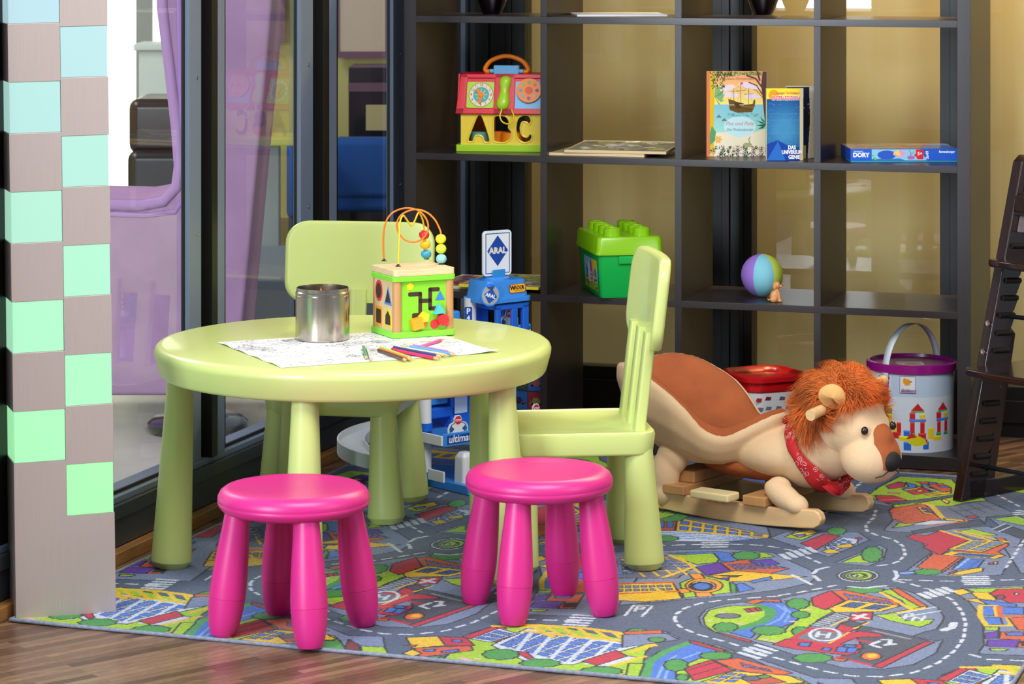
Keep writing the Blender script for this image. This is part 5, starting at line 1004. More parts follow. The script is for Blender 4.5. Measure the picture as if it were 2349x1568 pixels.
for s_ in (-1, 1):
    b = MB(); b.ell((0, 0, 0), (.75, .95, 1.0), T=HT @ tr(9.5, s_*4.9, -2.5)); b.build('eye', plain((26, 14, 10), .08, coat=.8), head)
    # ear: cupped leaf
    b = MB(); ET = HT @ tr(3.0, s_*(10.2 if s_ < 0 else 7.2), 3.0 if s_ < 0 else 2.0) @ rot('Z', -s_*34) @ rot('X', -s_*12) @ rot('Y', 30) @ Matrix.Scale(.86 if s_ < 0 else .7, 4)
    out = [(3.6*math.sin(t_)*(1+.15*math.cos(t_)), 3.1-3.3*math.cos(t_)) for t_ in [2*math.pi*i/28 for i in range(28)]]
    rr = [[(x*k, s_*(1.0*(1-k)-.6+0*1)*.8, 3.1+(z-3.1)*k) for x, z in out] for k in (.05, .5, .85)] + [[(x, s_*-.6*.2, z) for x, z in out]] + [[(x*.97, s_*.7, 3.1+(z-3.1)*.97) for x, z in out], [(x*.05, s_*1.6, 3.1) for x, z in out]]
    b.loft(rr, T=ET); b.build('ear', mat('tan_plush_ear', (226, 170, 104), .9, bump=.2, bscale=400, sheen=.3), head, sharp=0)
# mane: many tapering strands on a fluffy cap
b = MB(); r_ = random.Random(11); fd = Vector((.80, 0, -.62)).normalized()
def facing(d): return d.dot(fd)
b2 = MB(); vs = []; fs = []
for i in range(17000):
    z = r_.uniform(-.75, 1); a = r_.uniform(0, 2*math.pi); q = math.sqrt(max(0, 1-z*z)); d = Vector((q*math.cos(a), q*math.sin(a), z))
    if facing(d) > (.66 if d.z > .1 else .42) or (d.z < -.45 and d.x > -.1): continue
    p = HT @ (d*8.7+Vector((-1.0, 0, 1.3))); dd = (HT.to_3x3() @ d).normalized()
    fl_ = Vector((math.sin(5*d.y+2*d.z+1), math.sin(4*d.z-3*d.x), math.sin(6*d.x+3*d.y+2)))*.9+Vector((r_.gauss(0, .45), r_.gauss(0, .45), r_.gauss(0, .45)))
    side_ = fl_-dd*fl_.dot(dd); cl = .8+.35*math.sin(9*d.x+7*d.y+4*d.z)
    Ls = r_.uniform(3.6, 6.4)*cl*(1.1 if z > .6 else 1); comb = Vector((-.15, 0, -.5)) if facing(d) < .15 else Vector((.45, 0, -.22)); comb = HT.to_3x3() @ comb
    w0 = r_.uniform(.05, .12); ax = dd.cross(Vector((r_.gauss(0, 1), r_.gauss(0, 1), r_.gauss(0, 1)))).normalized(); ay = dd.cross(ax); base = len(vs); K = 4; ph = r_.uniform(0, 6)
    for k in range(K+1):
        f = k/K; pt = p+dd*(Ls*f*(.78-.18*f))+side_*(Ls*.42*f*f)+comb*(Ls*f*f*.9)+ax*(.18*math.sin(ph+f*5)*f); w = w0*(1-f)**.7+.008
        vs += [tuple(pt+ax*w), tuple(pt-ax*w*.5+ay*w*.8), tuple(pt-ax*w*.5-ay*w*.8)]
    for k in range(K):
        for m_ in range(3): u = base+3*k+m_; v = base+3*k+(m_+1) % 3; fs.append((u, v, v+3, u+3))
b2.add(vs, fs, 0, True); b2.ell((-1.4, 0, 1.4), (8.5, 8.8, 8.6), T=HT)
mane = b2.build('mane', 'mane', L, sharp=0)
b = MB(); b.tube([(25.6, -17.2, 27.6), (25.6, -8, 28.5), (25.6, 8, 30.3), (25.6, 16, 31.2)], 1.25, 20); o = b.build('handle_bar', 'pale_wood', L, sharp=50)
# bandana: rolled band around the neck plus a hanging triangle
def bandana_mat():
    m = bpy.data.materials.new('red_bandana'); m.use_nodes = True; nt = m.node_tree; p = nt.nodes['Principled BSDF']
    tc = nt.nodes.new('ShaderNodeTexCoord'); v = nt.nodes.new('ShaderNodeTexVoronoi'); v.inputs['Scale'].default_value = 75; v.inputs['Randomness'].default_value = .6
    cr = nt.nodes.new('ShaderNodeValToRGB'); e = cr.color_ramp.elements; rd_ = (*lin((190, 24, 30)), 1); wh = (*lin((226, 190, 190)), 1)
    e[0].position = 0; e[0].color = wh; e[1].position = .10; e[1].color = rd_
    for pos, c_ in ((.13, rd_), (.30, rd_), (.32, wh), (.37, wh), (.39, rd_)): q = e.new(pos); q.color = c_
    cr.color_ramp.interpolation = 'CONSTANT'
    nt.links.new(tc.outputs['Object'], v.inputs['Vector']); nt.links.new(v.outputs['Distance'], cr.inputs[0])
    n_ = nt.nodes.new('ShaderNodeTexNoise'); n_.inputs['Scale'].default_value = 14; gt = nt.nodes.new('ShaderNodeMath'); gt.operation = 'GREATER_THAN'; gt.inputs[1].default_value = .47
    mx = nt.nodes.new('ShaderNodeMix'); mx.data_type = 'RGBA'; mx.inputs[6].default_value = rd_
    nt.links.new(tc.outputs['Object'], n_.inputs['Vector']); nt.links.new(n_.outputs[0], gt.inputs[0]); nt.links.new(gt.outputs[0], mx.inputs[0]); nt.links.new(cr.outputs[0], mx.inputs[7]); nt.links.new(mx.outputs[2], p.inputs['Base Color']); p.inputs['Roughness'].default_value = .75; return m
M['bandana'] = bandana_mat()
BT_ = tr(17.9, -.3, 16.6) @ rot('Y', 57)         # local z = neck axis (forward-up)
b = MB(); rings = []
for i in range(56):
    an = 2*math.pi*i/56; c_, s_ = math.cos(an), math.sin(an); rr = 9.4+.12*math.sin(7*an)+.1*math.sin(13*an); wd = 1.6+.9*max(0, c_)+.15*math.sin(5*an)
    cr = [(0, -wd), (.45, -wd*.7), (.55, 0), (.4, wd*.6), (.1, wd), (-.3, wd*.5), (-.3, -wd*.5)]
    rings.append([((rr+dr)*c_*1.0, (rr*1.02+dr)*s_, dz+.25*math.sin(4*an)) for dr, dz in cr])
vs = [p for r in rings for p in r]; K = 7; fs = [(i*K+k, i*K+(k+1) % K, ((i+1) % 56)*K+(k+1) % K, ((i+1) % 56)*K+k) for i in range(56) for k in range(K)]
b.add([tuple(BT_ @ Vector(p)) for p in vs], fs)
tri = []
for j in range(9):
    f = j/8; wdt = 5.6*(1-f)**.5+.25
    tri.append([(23.6+1.4*math.sin(f*2.2)+.35*math.sin(k*1.3+f*5), -3.0+wdt*(k/6-1)*-1-0, 10.6-3.0*f-.3*abs(k/6-1)) for k in range(13)])
b.loft(tri, cap=False, closed=False); b.ell((12.9, -3, 24.2), (1.1, 1.6, .9)); b.ell((12.3, -5.4, 23.6), (.5, 1.8, 1.0))
bo = b.build('bandana', 'bandana', L, sharp=0)
# runners
def runner(y0):
    top = []; bot = []
    for i in range(31):
        a = -28+51.5*i/30; zb = (a*a)/(2*210); bot.append((a, zb)); top.append((a, zb+4.6-.55*abs(a)/27))
    P = bot+[(24.9, bot[-1][1]+.9), (25.4, bot[-1][1]+2.1), (24.8, top[-1][1]-.6)]+top[::-1]+[(-29.3, top[0][1]-.6), (-29.9, bot[0][1]+2.1), (-29.4, bot[0][1]+.9)]
    b = MB(); b.prism(P, -1.2, 1.2, T=tr(0, y0, 0) @ rot('X', 90)); return b.build('runner', 'pale_wood', L, bevel=.35, bseg=3)
runner(-11); runner(11)
for a in (-13.5, 8.5): b = MB(); b.box(a-3, a+3, -13.6, 13.6, 4.7, 6.9); b.build('cross_board', 'beech', L, bevel=.3, bseg=3)
b = MB(); b.box(-16.5, -10.5, -9, 9, 6.9, 9.6); b.build('seat_bearer', 'beech', L, bevel=.3)
for s_ in (-1, 1): b = MB(); b.box(-6, 4.4, s_*15.4-2.6, s_*15.4+2.6, 5.6, 7.4); b.build('footrest', mat('pale_foot_board', (232, 212, 160), .4, noise=.05), L, bevel=.45, bseg=3); b = MB(); b.box(-3, 1, s_*12.5-2.5, s_*12.5+2.5, 4.5, 5.6); b.build('footrest_bearer', 'beech', L)
# ================================================================ HIGH CHAIR at the right (local: front = -y, x towards the right near side)
hc = thing('high_chair', 'dark brown wooden slanted high chair cropped by the right edge', 'high chair', (104.6, 663.5, .5), -48.7)
SL = 22.5/80
def upright(x0):
    P = [(0, 0), (8.6, 0)]
    zs = [6+4.1*k for k in range(15)]
    for z in zs:
        yb = 8.2+z*SL; P += [(yb, z-.9), (yb-.9, z-.5), (yb-1.1, z+.2), (yb-.3, z+.8)] if not (28 < z < 36) else [(yb, z)]
    P += [(8.0+76*SL, 76), (7.2+79*SL, 79), (5+81*SL, 81), (2.2+81*SL, 81), (.5+79.5*SL, 79.5)]
    T_ = Matrix(((0, 0, 1, x0), (1, 0, 0, 0), (0, 1, 0, 0), (0, 0, 0, 1)))
    b = MB(); b.prism(P, 0, 2.9, T=T_); u = b.build('side_upright', 'chair_wood', hc, bevel=.45, bseg=3)
    for z in zs:
        if 26 < z < 34 or z > 60: continue
        b = MB(); b.tube([(x0+2.8, 2.0+z*SL, z+.1), (x0+2.8, 7.6+z*SL, z-.3)], .75, 10); b.build('groove', plain((18, 9, 7), .5), u)
    b = MB(); b.prism([(3, 0), (46, 0), (46.5, 2), (46, 4), (14, 4), (3, 5)], 0, 2.9, T=T_); b.build('floor_runner', 'chair_wood', hc, bevel=.3)
    b = MB(); b.prism([(9.6, 2), (12.6, 2), (21, 38), (17.8, 41)], .4, 2.5, T=T_); b.build('brace', 'chair_wood', hc, bevel=.3)
    for z in (34.6, 41.2): b = MB(); b.lathe([(.75, 0), (.7, .2), (.35, .22), (.3, .05), (0, .05)], 18, T=tr(x0+1.45, z*SL-.02, z) @ rot('X', 90)); b.build('bolt', mat('bolt_steel', (220, 220, 225), .25, metal=1), u)
    return u
upright(0); upright(43)
for z, fr, m_ in ((30.5, 6.5, 1), (55.7, 4.5, 1)):
    y = z*SL; P = [(2.2, y+8), (2.2, y+1), (.2, y-fr*.55), (2.5, y-fr), (12, y-fr-1.6), (34, y-fr-1.6), (43.6, y-fr), (45.8, y-fr*.55), (43.2, y+1), (43.2, y+22), (2.2, y+22)]
    b = MB(); b.prism(P, z-.9, z+.9); b.build('seat_plate', 'chair_wood', hc, bevel=.5, bseg=3)
for z, dy in ((42.6, 5.5), (7.6, 5.5)): b = MB(); b.tube([(1, z*SL+dy, z), (44, z*SL+dy, z)], .55, 14); b.build('metal_rod', mat('black_steel_rod', (40, 44, 52), .2, metal=.7), hc)
for z0, z1 in ((71.5, 79.5), (62.5, 66.5)):
    b = MB(); b.loft([[(x, y+3.2*(1-((x-23)/20)**2)+q, z) for y, q, z in ((z0*SL+3, 0, z0), (z0*SL+3, 1.4, z0), (z1*SL+3, 1.4, z1), (z1*SL+3, 0, z1))] for x in np.linspace(2.9, 43, 14)]); b.build('backrest_slat', mat('satin_walnut', (96, 84, 84), .25, coat=.4, noise=.15, stretch=(2, 20, 20)), hc, bevel=.3)
b = MB(); b.prism(rrect(3.2, 4.2, .6, 4, 4.6, 69.6), 0, 3.2, T=tr(0, 69*SL+3.6, 0) @ rot('X', 90)); b.build('harness_bracket', 'chair_wood', hc, bevel=.3)
# ---- window-side: nothing else
# ================================================================ RUG: printed town with roads, repeating every 91.5 cm across
RA = (-98.4, 547.6); ang = R(19.5); ru, rv = (math.cos(ang), -math.sin(ang)), (math.sin(ang), math.cos(ang))
RW, RH, RT = 193.0, 207.0, .5
def uv(px, py):
    X, Z, _ = fl(px, py, RT); dx, dz = X-RA[0], Z-RA[1]; return (dx*ru[0]+dz*ru[1], dx*rv[0]+dz*rv[1])
def zA(P): return [uv(1500+x/2.767, 1050+y/2.767) for x, y in P]
def zB(P): return [uv(800+x/2.936, 1150+y/2.936) for x, y in P]
RD, SW, GR, BU, BL, RE, OR, YE, PU, WH, BK, DK, DR = (76, 90, 116), (120, 134, 168), (164, 200, 30), (66, 150, 66), (66, 116, 208), (196, 30, 62), (214, 90, 48), (234, 190, 30), (98, 46, 168), (206, 212, 224), (24, 26, 42), (70, 76, 92), (116, 22, 40)
cv = Cv(RW, RH, .22, RD, period=91.5)
O_ = BK; ow = .42
def A(c, *P, o=O_): cv.poly(zA(P), c, o, ow)
def B(c, *P, o=O_): cv.poly(zB(P), c, o, ow)
def LA(c, w, *P): cv.line(zA(P), w, c)
def LB(c, w, *P): cv.line(zB(P), w, c)
def DA(*P, w=.75, dl=2.3, gap=2.0): cv.dash(zA(P), w, WH, dl, gap)
def DB(*P, w=.75, dl=2.3, gap=2.0): cv.dash(zB(P), w, WH, dl, gap)
def EA(c, x, y, rx, ry, o=O_):        # ellipse given in zoomed picture units
    cv.poly(zA([(x+rx*math.cos(t_), y+ry*math.sin(t_)) for t_ in [2*math.pi*i/30 for i in range(30)]]), c, o, ow)
def SA(c, x, y, rx, ry, o=O_, f=zA): cv.poly(f([(x+rx*(1+.14*abs(math.sin(4.5*t_)))*math.cos(t_), y+ry*(1+.2*abs(math.sin(4.5*t_+.6)))*math.sin(t_)) for t_ in [2*math.pi*i/44 for i in range(44)]]), c, o, ow)
def grid(f, q, nx, ny, col, m=.16, o=BK):   # windows inside a quad q (4 picture points)
    q = [np.array(p, float) for p in q]
    for i in range(nx):
        for j in range(ny):
            def P(s_, t_): return (q[0]*(1-s_)+q[1]*s_)*(1-t_)+(q[3]*(1-s_)+q[2]*s_)*t_
            s0, s1, t0, t1 = (i+m)/nx, (i+1-m)/nx, (j+m)/ny, (j+1-m)/ny
            cv.poly(f([tuple(P(s0, t0)), tuple(P(s1, t0)), tuple(P(s1, t1)), tuple(P(s0, t1))]), col, o, .25)
def zebra(f, x, y, n_, dx, dy, lx, ly, w=1.1):
    for i in range(n_): cv.line(f([(x+dx*i, y+dy*i), (x+dx*i+lx, y+dy*i+ly)]), w, WH)
# --- blocks (pavement)
A(SW, (285, 1010), (330, 958), (450, 925), (620, 905), (800, 890), (990, 850), (1150, 825), (1480, 812), (1570, 826), (1660, 860), (1800, 945), (1842, 1005), (1830, 1040), (1790, 1085), (1720, 1100), (1640, 1130), (1800, 1160), (1835, 1150), (1790, 1235), (1650, 1308), (1450, 1338), (1200, 1328), (900, 1250), (640, 1165), (400, 1108), (300, 1060))
A(SW, (1600, 490), (1850, 450), (2120, 432), (2340, 505), (2270, 650), (2205, 740), (1900, 752), (1640, 734), (1600, 715), (1690, 650), (1765, 600), (1700, 535))
A(SW, (1465, 455), (1560, 395), (1490, 330), (1530, 300), (1760, 270), (1900, 300), (2120, 360), (2105, 405), (1800, 445), (1500, 462))
A(SW, (1360, 215), (1560, 112), (1760, 118), (1900, 150), (2000, 200), (1960, 260), (1700, 275), (1500, 305), (1400, 290))
A(SW, (1148, 663), (1430, 548), (1478, 575), (1460, 640), (1370, 682))
A(SW, (-300, 600), (60, 585), (430, 575), (640, 588), (760, 600), (850, 645), (1000, 712), (1030, 750), (990, 790), (800, 832), (500, 872), (200, 895), (-300, 940))
A(SW, (735, 505), (830, 470), (1300, 470), (1370, 518), (1110, 625), (900, 560))
A(SW, (1868, 830), (2100, 815), (2700, 790), (2700, 1260), (2330, 1250), (2060, 1240), (2095, 1180), (2085, 1010), (1990, 900))
A(SW, (-300, 380), (700, 370), (740, 500), (500, 530), (-300, 530))
A(SW, (2130, 380), (2349, 360), (2500, 420), (2349, 520), (2250, 480))
# --- big right-hand island B1
A(GR, (312, 1012), (350, 962), (480, 937), (640, 935), (742, 955), (748, 1000), (700, 1042), (520, 1092), (385, 1100), (325, 1060))
A(GR, (830, 902), (1000, 905), (1142, 970), (1050, 1020), (985, 1070), (900, 1140), (820, 1182), (640, 1150), (700, 1105), (840, 1080), (945, 1000))
A(BL, (650, 922), (700, 912), (830, 918), (902, 945), (938, 985), (890, 1040), (800, 1078), (650, 1110), (615, 1142), (480, 1105), (600, 1068), (700, 1035), (752, 1000), (742, 955))
LA((60, 150, 70), 2.2, (650, 930), (735, 958), (738, 1000), (690, 1035), (560, 1075), (450, 1098)); LA((120, 160, 230), .6, (780, 930), (840, 970), (800, 1020), (690, 1070)); LA((120, 160, 230), .5, (820, 940), (870, 980), (830, 1040))
for x, y, a_, b_ in ((915, 922, 68, 30), (930, 992, 55, 20), (730, 1092, 100, 26), (455, 1070, 72, 25), (930, 1098, 50, 26), (1010, 1266, 115, 26), (1330, 836, 120, 18)): SA(BU, x, y, a_, b_)
A(OR, (575, 915), (640, 895), (800, 895), (812, 912), (700, 905), (640, 925)); A(RE, (570, 955), (660, 945), (690, 965), (600, 978)); LA(BK, .5, (600, 955), (630, 975)); LA(BK, .5, (640, 950), (665, 970)); EA((100, 104, 120), 470, 1000, 80, 16); A(RE, (400, 1102), (620, 1155), (610, 1170), (420, 1115))
for x, y in ((430, 975), (620, 985), (980, 960), (880, 1035), (700, 1150), (760, 1160), (1040, 945), (1080, 930), (1500, 1000), (1460, 1015), (1440, 995), (350, 1030), (550, 1050)): cv.ell(*zA([(x, y)])[0], .8, .5, (232, 178, 178))
A(RE, (1000, 885), (1125, 838), (1205, 905), (1090, 962), (1010, 935)); A(OR, (1128, 842), (1210, 836), (1535, 905), (1568, 940), (1240, 920)); grid(zA, ((1190, 850), (1500, 905), (1530, 930), (1240, 905)), 6, 2, BL)
A(YE, (1108, 952), (1235, 898), (1572, 935), (1440, 972), (1150, 978)); grid(zA, ((1160, 940), (1235, 908), (1530, 938), (1430, 965)), 6, 2, BL)
A(GR, (1440, 842), (1500, 830), (1730, 940), (1630, 965), (1570, 900)); A(OR, (1500, 822), (1562, 830), (1738, 938), (1700, 948), (1560, 870)); A(YE, (1480, 985), (1735, 936), (1730, 955), (1500, 1000)); LA(YE, 1.0, (1440, 850), (1640, 960))
A((120, 126, 142), (985, 1062), (1150, 978), (1235, 1000), (1062, 1072)); 
for k in range(8): LA(WH, .3, (1000+k*22, 1055-k*10), (1075+k*22, 1068-k*9))
A(RE, (1250, 985), (1392, 974), (1382, 1024), (1238, 1034)); LA(WH, 1.1, (1270, 995), (1355, 1015)); LA(WH, 1.1, (1340, 990), (1275, 1018))
A(RE, (1150, 1085), (1190, 1040), (1240, 1034), (1250, 1060), (1300, 1075), (1240, 1105)); A(DK, (1190, 1050), (1250, 1030), (1335, 1050), (1290, 1080)); LA(YE, .7, (1270, 1080), (1360, 1040)); LA(BK, .5, (1280, 1070), (1350, 1036))
A(DK, (1270, 1110), (1320, 1062), (1500, 1095), (1640, 1128), (1780, 1168), (1440, 1322), (1170, 1262), (1330, 1205)); LA((140, 146, 160), .8, (1400, 1095), (1620, 1145))
A(RE, (755, 1182), (842, 1145), (900, 1150), (1110, 1185), (1240, 1110), (1300, 1095), (1440, 1115), (1470, 1132), (1290, 1135), (1180, 1180), (1330, 1182), (1300, 1235), (1230, 1250), (900, 1212))
A((110, 114, 128), (880, 1142), (1000, 1078), (1245, 1108), (1108, 1182), o=RE); LA(RE, 1.3, (880, 1142), (1000, 1078), (1245, 1108), (1108, 1182), (880, 1142)); LA(YE, .5, (1115, 1172), (1235, 1106)); LA(YE, .5, (1120, 1065), (1240, 1010))
pts = [(1085+95*math.cos(t_), 1117+40*math.sin(t_)) for t_ in [2*math.pi*i/30 for i in range(31)]]; LA(WH, .75, *pts); LA(WH, .8, (1045, 1100), (1035, 1130)); LA(WH, .8, (1115, 1108), (1100, 1138)); LA(WH, .8, (1042, 1114), (1108, 1123))
for q in (((925, 1170), (1000, 1168), (985, 1195), (915, 1190)), ((1080, 1200), (1130, 1205), (1110, 1222), (1060, 1216)), ((1170, 1195), (1300, 1205), (1270, 1235), (1150, 1225)), ((1220, 1180), (1290, 1188), (1270, 1200), (1200, 1192))): A(BL, *q)
LA(BK, .4, (1235, 1200), (1215, 1232)); LA(RE, 1.1, (1170, 1262), (1440, 1325)); A(RE, (1720, 1163), (1782, 1163), (1440, 1332), (1385, 1318)); LA(RE, 1.0, (1270, 1150), (1390, 1168))
LA(WH, .9, (1375, 1182), (1435, 1200)); LA(WH, .9, (1385, 1178), (1430, 1160)); LA(WH, .9, (1455, 1150), (1500, 1150), (1500, 1172), (1470, 1185), (1530, 1178))
EA((236, 110, 40), 1378, 1255, 66, 24); EA((246, 190, 50), 1385, 1252, 34, 13, None); A(OR, (1130, 1268), (1230, 1275), (1210, 1290), (1140, 1282))
A(GR, (1395, 992), (1540, 985), (1600, 1030), (1780, 1022), (1760, 1045), (1690, 1072), (1500, 1030)); LA(WH, .55, (1535, 990), (1790, 942)); LA(WH, .55, (1560, 1010), (1820, 968)); LA(WH, .6, (1590, 1020), (1600, 990), (1640, 985), (1640, 1000), (1600, 1005)); LA(WH, .6, (1640, 1030), (1660, 1005), (1700, 1020)); LA(WH, .6, (1700, 1030), (1720, 1000))
# arrow
LA(WH, 1.6, (1905, 1045), (1890, 1075), (1840, 1088)); A(WH, (1815, 1095), (1850, 1070), (1866, 1096), o=None)
# --- B2 B3 B4 read from a closer crop
def zC(P): return [uv(1980+x/3.583, 1080+y/3.583) for x, y in P]
def C(c, *P, o=O_): cv.poly(zC(P), c, o, ow)
def LC(c, w, *P): cv.line(zC(P), w, c)
C(GR, (40, 195), (130, 130), (300, 42), (730, 66), (760, 100), (905, 155), (890, 185), (720, 215), (430, 262), (240, 285), (190, 262), (60, 215))
C((190, 30, 80), (188, 118), (300, 84), (352, 98), (335, 132), (215, 146)); LC((60, 60, 90), .8, (290, 95), (330, 98)); C(BL, (350, 88), (432, 108), (444, 128), (372, 152), (316, 148), (372, 124)); C((200, 30, 70), (340, 156), (490, 132), (565, 172), (418, 192)); C(YE, (430, 158), (480, 150), (500, 162), (450, 170)); C(YE, (330, 150), (440, 135), (470, 118), (482, 128), (440, 148), (345, 160))
C(OR, (430, 84), (520, 84), (650, 100), (725, 135), (725, 165), (640, 165), (560, 128)); C(BL, (468, 98), (530, 104), (548, 118), (488, 116)); C(BL, (530, 92), (600, 96), (610, 108), (545, 106)); C(BL, (610, 112), (700, 120), (722, 134), (640, 132)); C(BK, (482, 120), (562, 130), (640, 165), (545, 166))
for k in range(5):
    for q in range(3): LC(WH, .45, (500+k*26+q*12, 127+k*7+q*9), (509+k*26+q*12, 128+k*7+q*9))
C(YE, (500, 192), (722, 165), (722, 182), (560, 203)); LC(RE, .5, (560, 190), (680, 188)); C((196, 30, 60), (96, 196), (250, 200), (362, 236), (230, 270), (120, 240)); LC((226, 120, 90), .8, (140, 236), (330, 228)); cv.ell(*zC([(252, 178)])[0], 1.6, .9, (214, 120, 140), BK, .25)
C(GR, (240, 276), (450, 262), (720, 215), (905, 176), (960, 195), (1016, 240), (860, 252), (710, 290), (440, 270), (260, 300)); C(RD, (200, 252), (440, 234), (720, 196), (905, 158), (930, 172), (720, 214), (450, 252), (250, 276)); C(YE, (655, 222), (712, 250), (690, 268), (645, 240))
C((112, 118, 134), (570, 282), (710, 288), (1010, 240), (1322, 380), (1322, 410), (1230, 352), (1000, 376), (840, 398), (660, 384)); [LC(BK, .3, (700+78*k, 300-14*k), (850+78*k, 380-20*k)) for k in range(5)]; LC(BK, .3, (760, 330), (1180, 270))
C(SW, (172, 478), (245, 400), (215, 340), (260, 300), (470, 272), (640, 395), (830, 410), (960, 392), (1008, 434), (700, 470), (400, 500), (200, 492)); C(DK, (400, 490), (960, 394), (1008, 434), (420, 516))
C(GR, (240, 466), (290, 424), (540, 402), (420, 440)); C(OR, (215, 322), (245, 300), (440, 272), (500, 264), (640, 396), (345, 430), (240, 388)); [LC((150, 56, 30), .35, (228+k*9, 340+k*11), (470+k*18, 300+k*13)) for k in range(8)]; C(YE, (440, 294), (470, 290), (590, 352), (500, 348)); grid(zC, ((466, 300), (520, 298), (572, 346), (510, 340)), 3, 2, BL); LC(YE, 1.3, (500, 264), (565, 282), (655, 385), (832, 400)); C(YE, (660, 384), (830, 396), (830, 412), (680, 402)); C(WH, (395, 436), (560, 402), (800, 412), (660, 432), (520, 442)); LC(OR, .8, (520, 442), (850, 412)); EA(RE, 2020, 372, 40, 9)
C(RE, (360, 541), (400, 520), (520, 526), (630, 487), (872, 560), (632, 686), (488, 622), (530, 602), (450, 574)); C(GR, (740, 494), (900, 472), (1110, 522), (1000, 530)); C(YE, (690, 640), (880, 562), (1045, 568), (1192, 580), (980, 664)); grid(zC, ((740, 636), (900, 568), (1180, 582), (990, 656)), 4, 2, (96, 140, 200), m=.13); C((100, 130, 170), (760, 492), (850, 500), (1190, 575), (1045, 566), (880, 556)); LC(YE, 1.0, (640, 487), (880, 563)); LC(YE, 1.0, (750, 490), (1045, 567)); LC(YE, 1.0, (830, 498), (1192, 580)); LC(YE, .7, (950, 545), (1060, 530)); C(OR, (1080, 545), (1160, 550), (1180, 570), (1110, 565)); C(OR, (980, 664), (1190, 585), (1195, 610), (1110, 660), (1160, 690), (720, 656), (770, 648)); C(YE, (640, 686), (718, 656), (1172, 690), (1090, 720)); grid(zC, ((690, 684), (740, 666), (1140, 692), (1080, 714)), 4, 1, BL, m=.12)
C(OR, (440, 786), (572, 676), (828, 705), (652, 834)); LC(BK, .35, (640, 820), (800, 705)); C(BL, (724, 806), (830, 714), (1000, 726), (942, 792)); LC((150, 180, 240), .6, (760, 800), (870, 716)); LC((60, 90, 170), .5, (860, 800), (960, 724)); C(YE, (690, 850), (780, 822), (942, 792), (990, 795), (980, 822), (820, 850)); C(RE, (700, 835), (770, 812), (770, 828), (730, 840)); SA(BU, 530, 826, 110, 22, BK, zC); C(BL, (285, 832), (320, 820), (360, 817), (410, 822), (435, 834), (400, 848), (350, 852), (300, 844)); LC(WH, .4, (310, 836), (410, 832)); LC(WH, .35, (990, 750), (1100, 752)); C(RE, (1030, 752), (1070, 750), (1075, 765), (1035, 768)); C(YE, (1070, 742), (1105, 742), (1100, 765), (1075, 765))
# --- B5 island
A(GR, (1190, 660), (1400, 572), (1452, 575), (1440, 620), (1380, 664)); SA(BU, 1385, 610, 62, 44); 
# --- B6 purple house block
A(BL, (80, 602), (390, 590), (480, 600), (540, 640), (500, 665), (420, 650), (400, 620), (300, 612)); A(GR, (90, 615), (380, 602), (412, 640), (400, 660), (270, 672)); A(GR, (500, 596), (700, 598), (770, 625), (600, 640), (545, 640)); SA(BU, 585, 618, 80, 24)
A((110, 112, 130), (-260, 640), (100, 615), (265, 685), (150, 760), (-260, 760)); [LA(YE, .6, (-200+90*k, 640-4*k), (-60+90*k, 750-4*k)) for k in range(5)]; [LA((206, 190, 160), .5, (-250, 660+18*k), (250, 660+18*k)) for k in range(4)]; grid(zA, ((-240, 650), (60, 625), (220, 690), (-240, 745)), 8, 4, (90, 120, 190), m=.14); LA(YE, 1.0, (100, 615), (265, 685), (60, 755))
A(PU, (268, 690), (420, 660), (482, 715), (335, 742)); A(OR, (425, 665), (600, 640), (860, 700), (700, 742), (490, 712)); A(PU, (600, 650), (740, 640), (800, 670), (680, 690)); grid(zA, ((460, 672), (700, 660), (850, 700), (520, 708)), 7, 3, BL, m=.14); A(YE, (350, 742), (520, 714), (972, 750), (740, 775), (470, 782)); A(DK, (380, 742), (560, 742), (520, 755)); A(PU, (400, 762), (480, 755), (470, 775)); A(BL, (600, 780), (740, 750), (750, 765), (630, 792))
A(GR, (165, 792), (290, 740), (500, 782), (505, 850), (190, 885)); A((64, 150, 70), (480, 785), (520, 800), (525, 852), (490, 855)); A(BL, (520, 800), (560, 790), (640, 830), (540, 850))
for P in (((220, 735), (300, 730), (330, 770), (280, 790)), ((150, 830), (230, 822), (230, 850), (170, 858)), ((260, 850), (350, 845), (380, 872), (270, 880))): A((240, 150, 40), *P)
EA((240, 150, 40), 318, 808, 118, 46); EA((206, 196, 190), 308, 810, 85, 32); EA(BK, 306, 812, 70, 27); EA(BL, 304, 812, 56, 22)
A(YE, (-260, 800), (120, 790), (180, 890), (-60, 910), (-260, 900)); grid(zA, ((-240, 805), (110, 800), (130, 840), (-240, 850)), 7, 2, (100, 120, 170)); LA(OR, 1.2, (-260, 795), (130, 785)); LA(OR, 1.0, (-260, 860), (150, 845)); LA(YE, .8, (0, 820), (60, 850), (0, 850))
# --- B7 town hall by the river
A((190, 84, 56), (-60, 400), (150, 378), (132, 458), (-60, 460)); grid(zA, ((-40, 405), (140, 388), (124, 448), (-40, 450)), 3, 1, BL); A(YE, (150, 376), (735, 486), (728, 506), (500, 492), (138, 462)); grid(zA, ((160, 385), (700, 482), (700, 500), (150, 458)), 7, 2, BL, m=.17); A((200, 214, 236), (-60, 462), (138, 462), (700, 506), (400, 528), (-60, 520), o=None); [LA(BL, .5, (-50, 470+k*12), (300, 478+k*11), (640-k*20, 508+k*4)) for k in range(4)]; SA(BU, 60, 508, 90, 17); SA(BU, 100, 360, 110, 38); A(GR, (-40, 350), (60, 330), (160, 350), (40, 385))
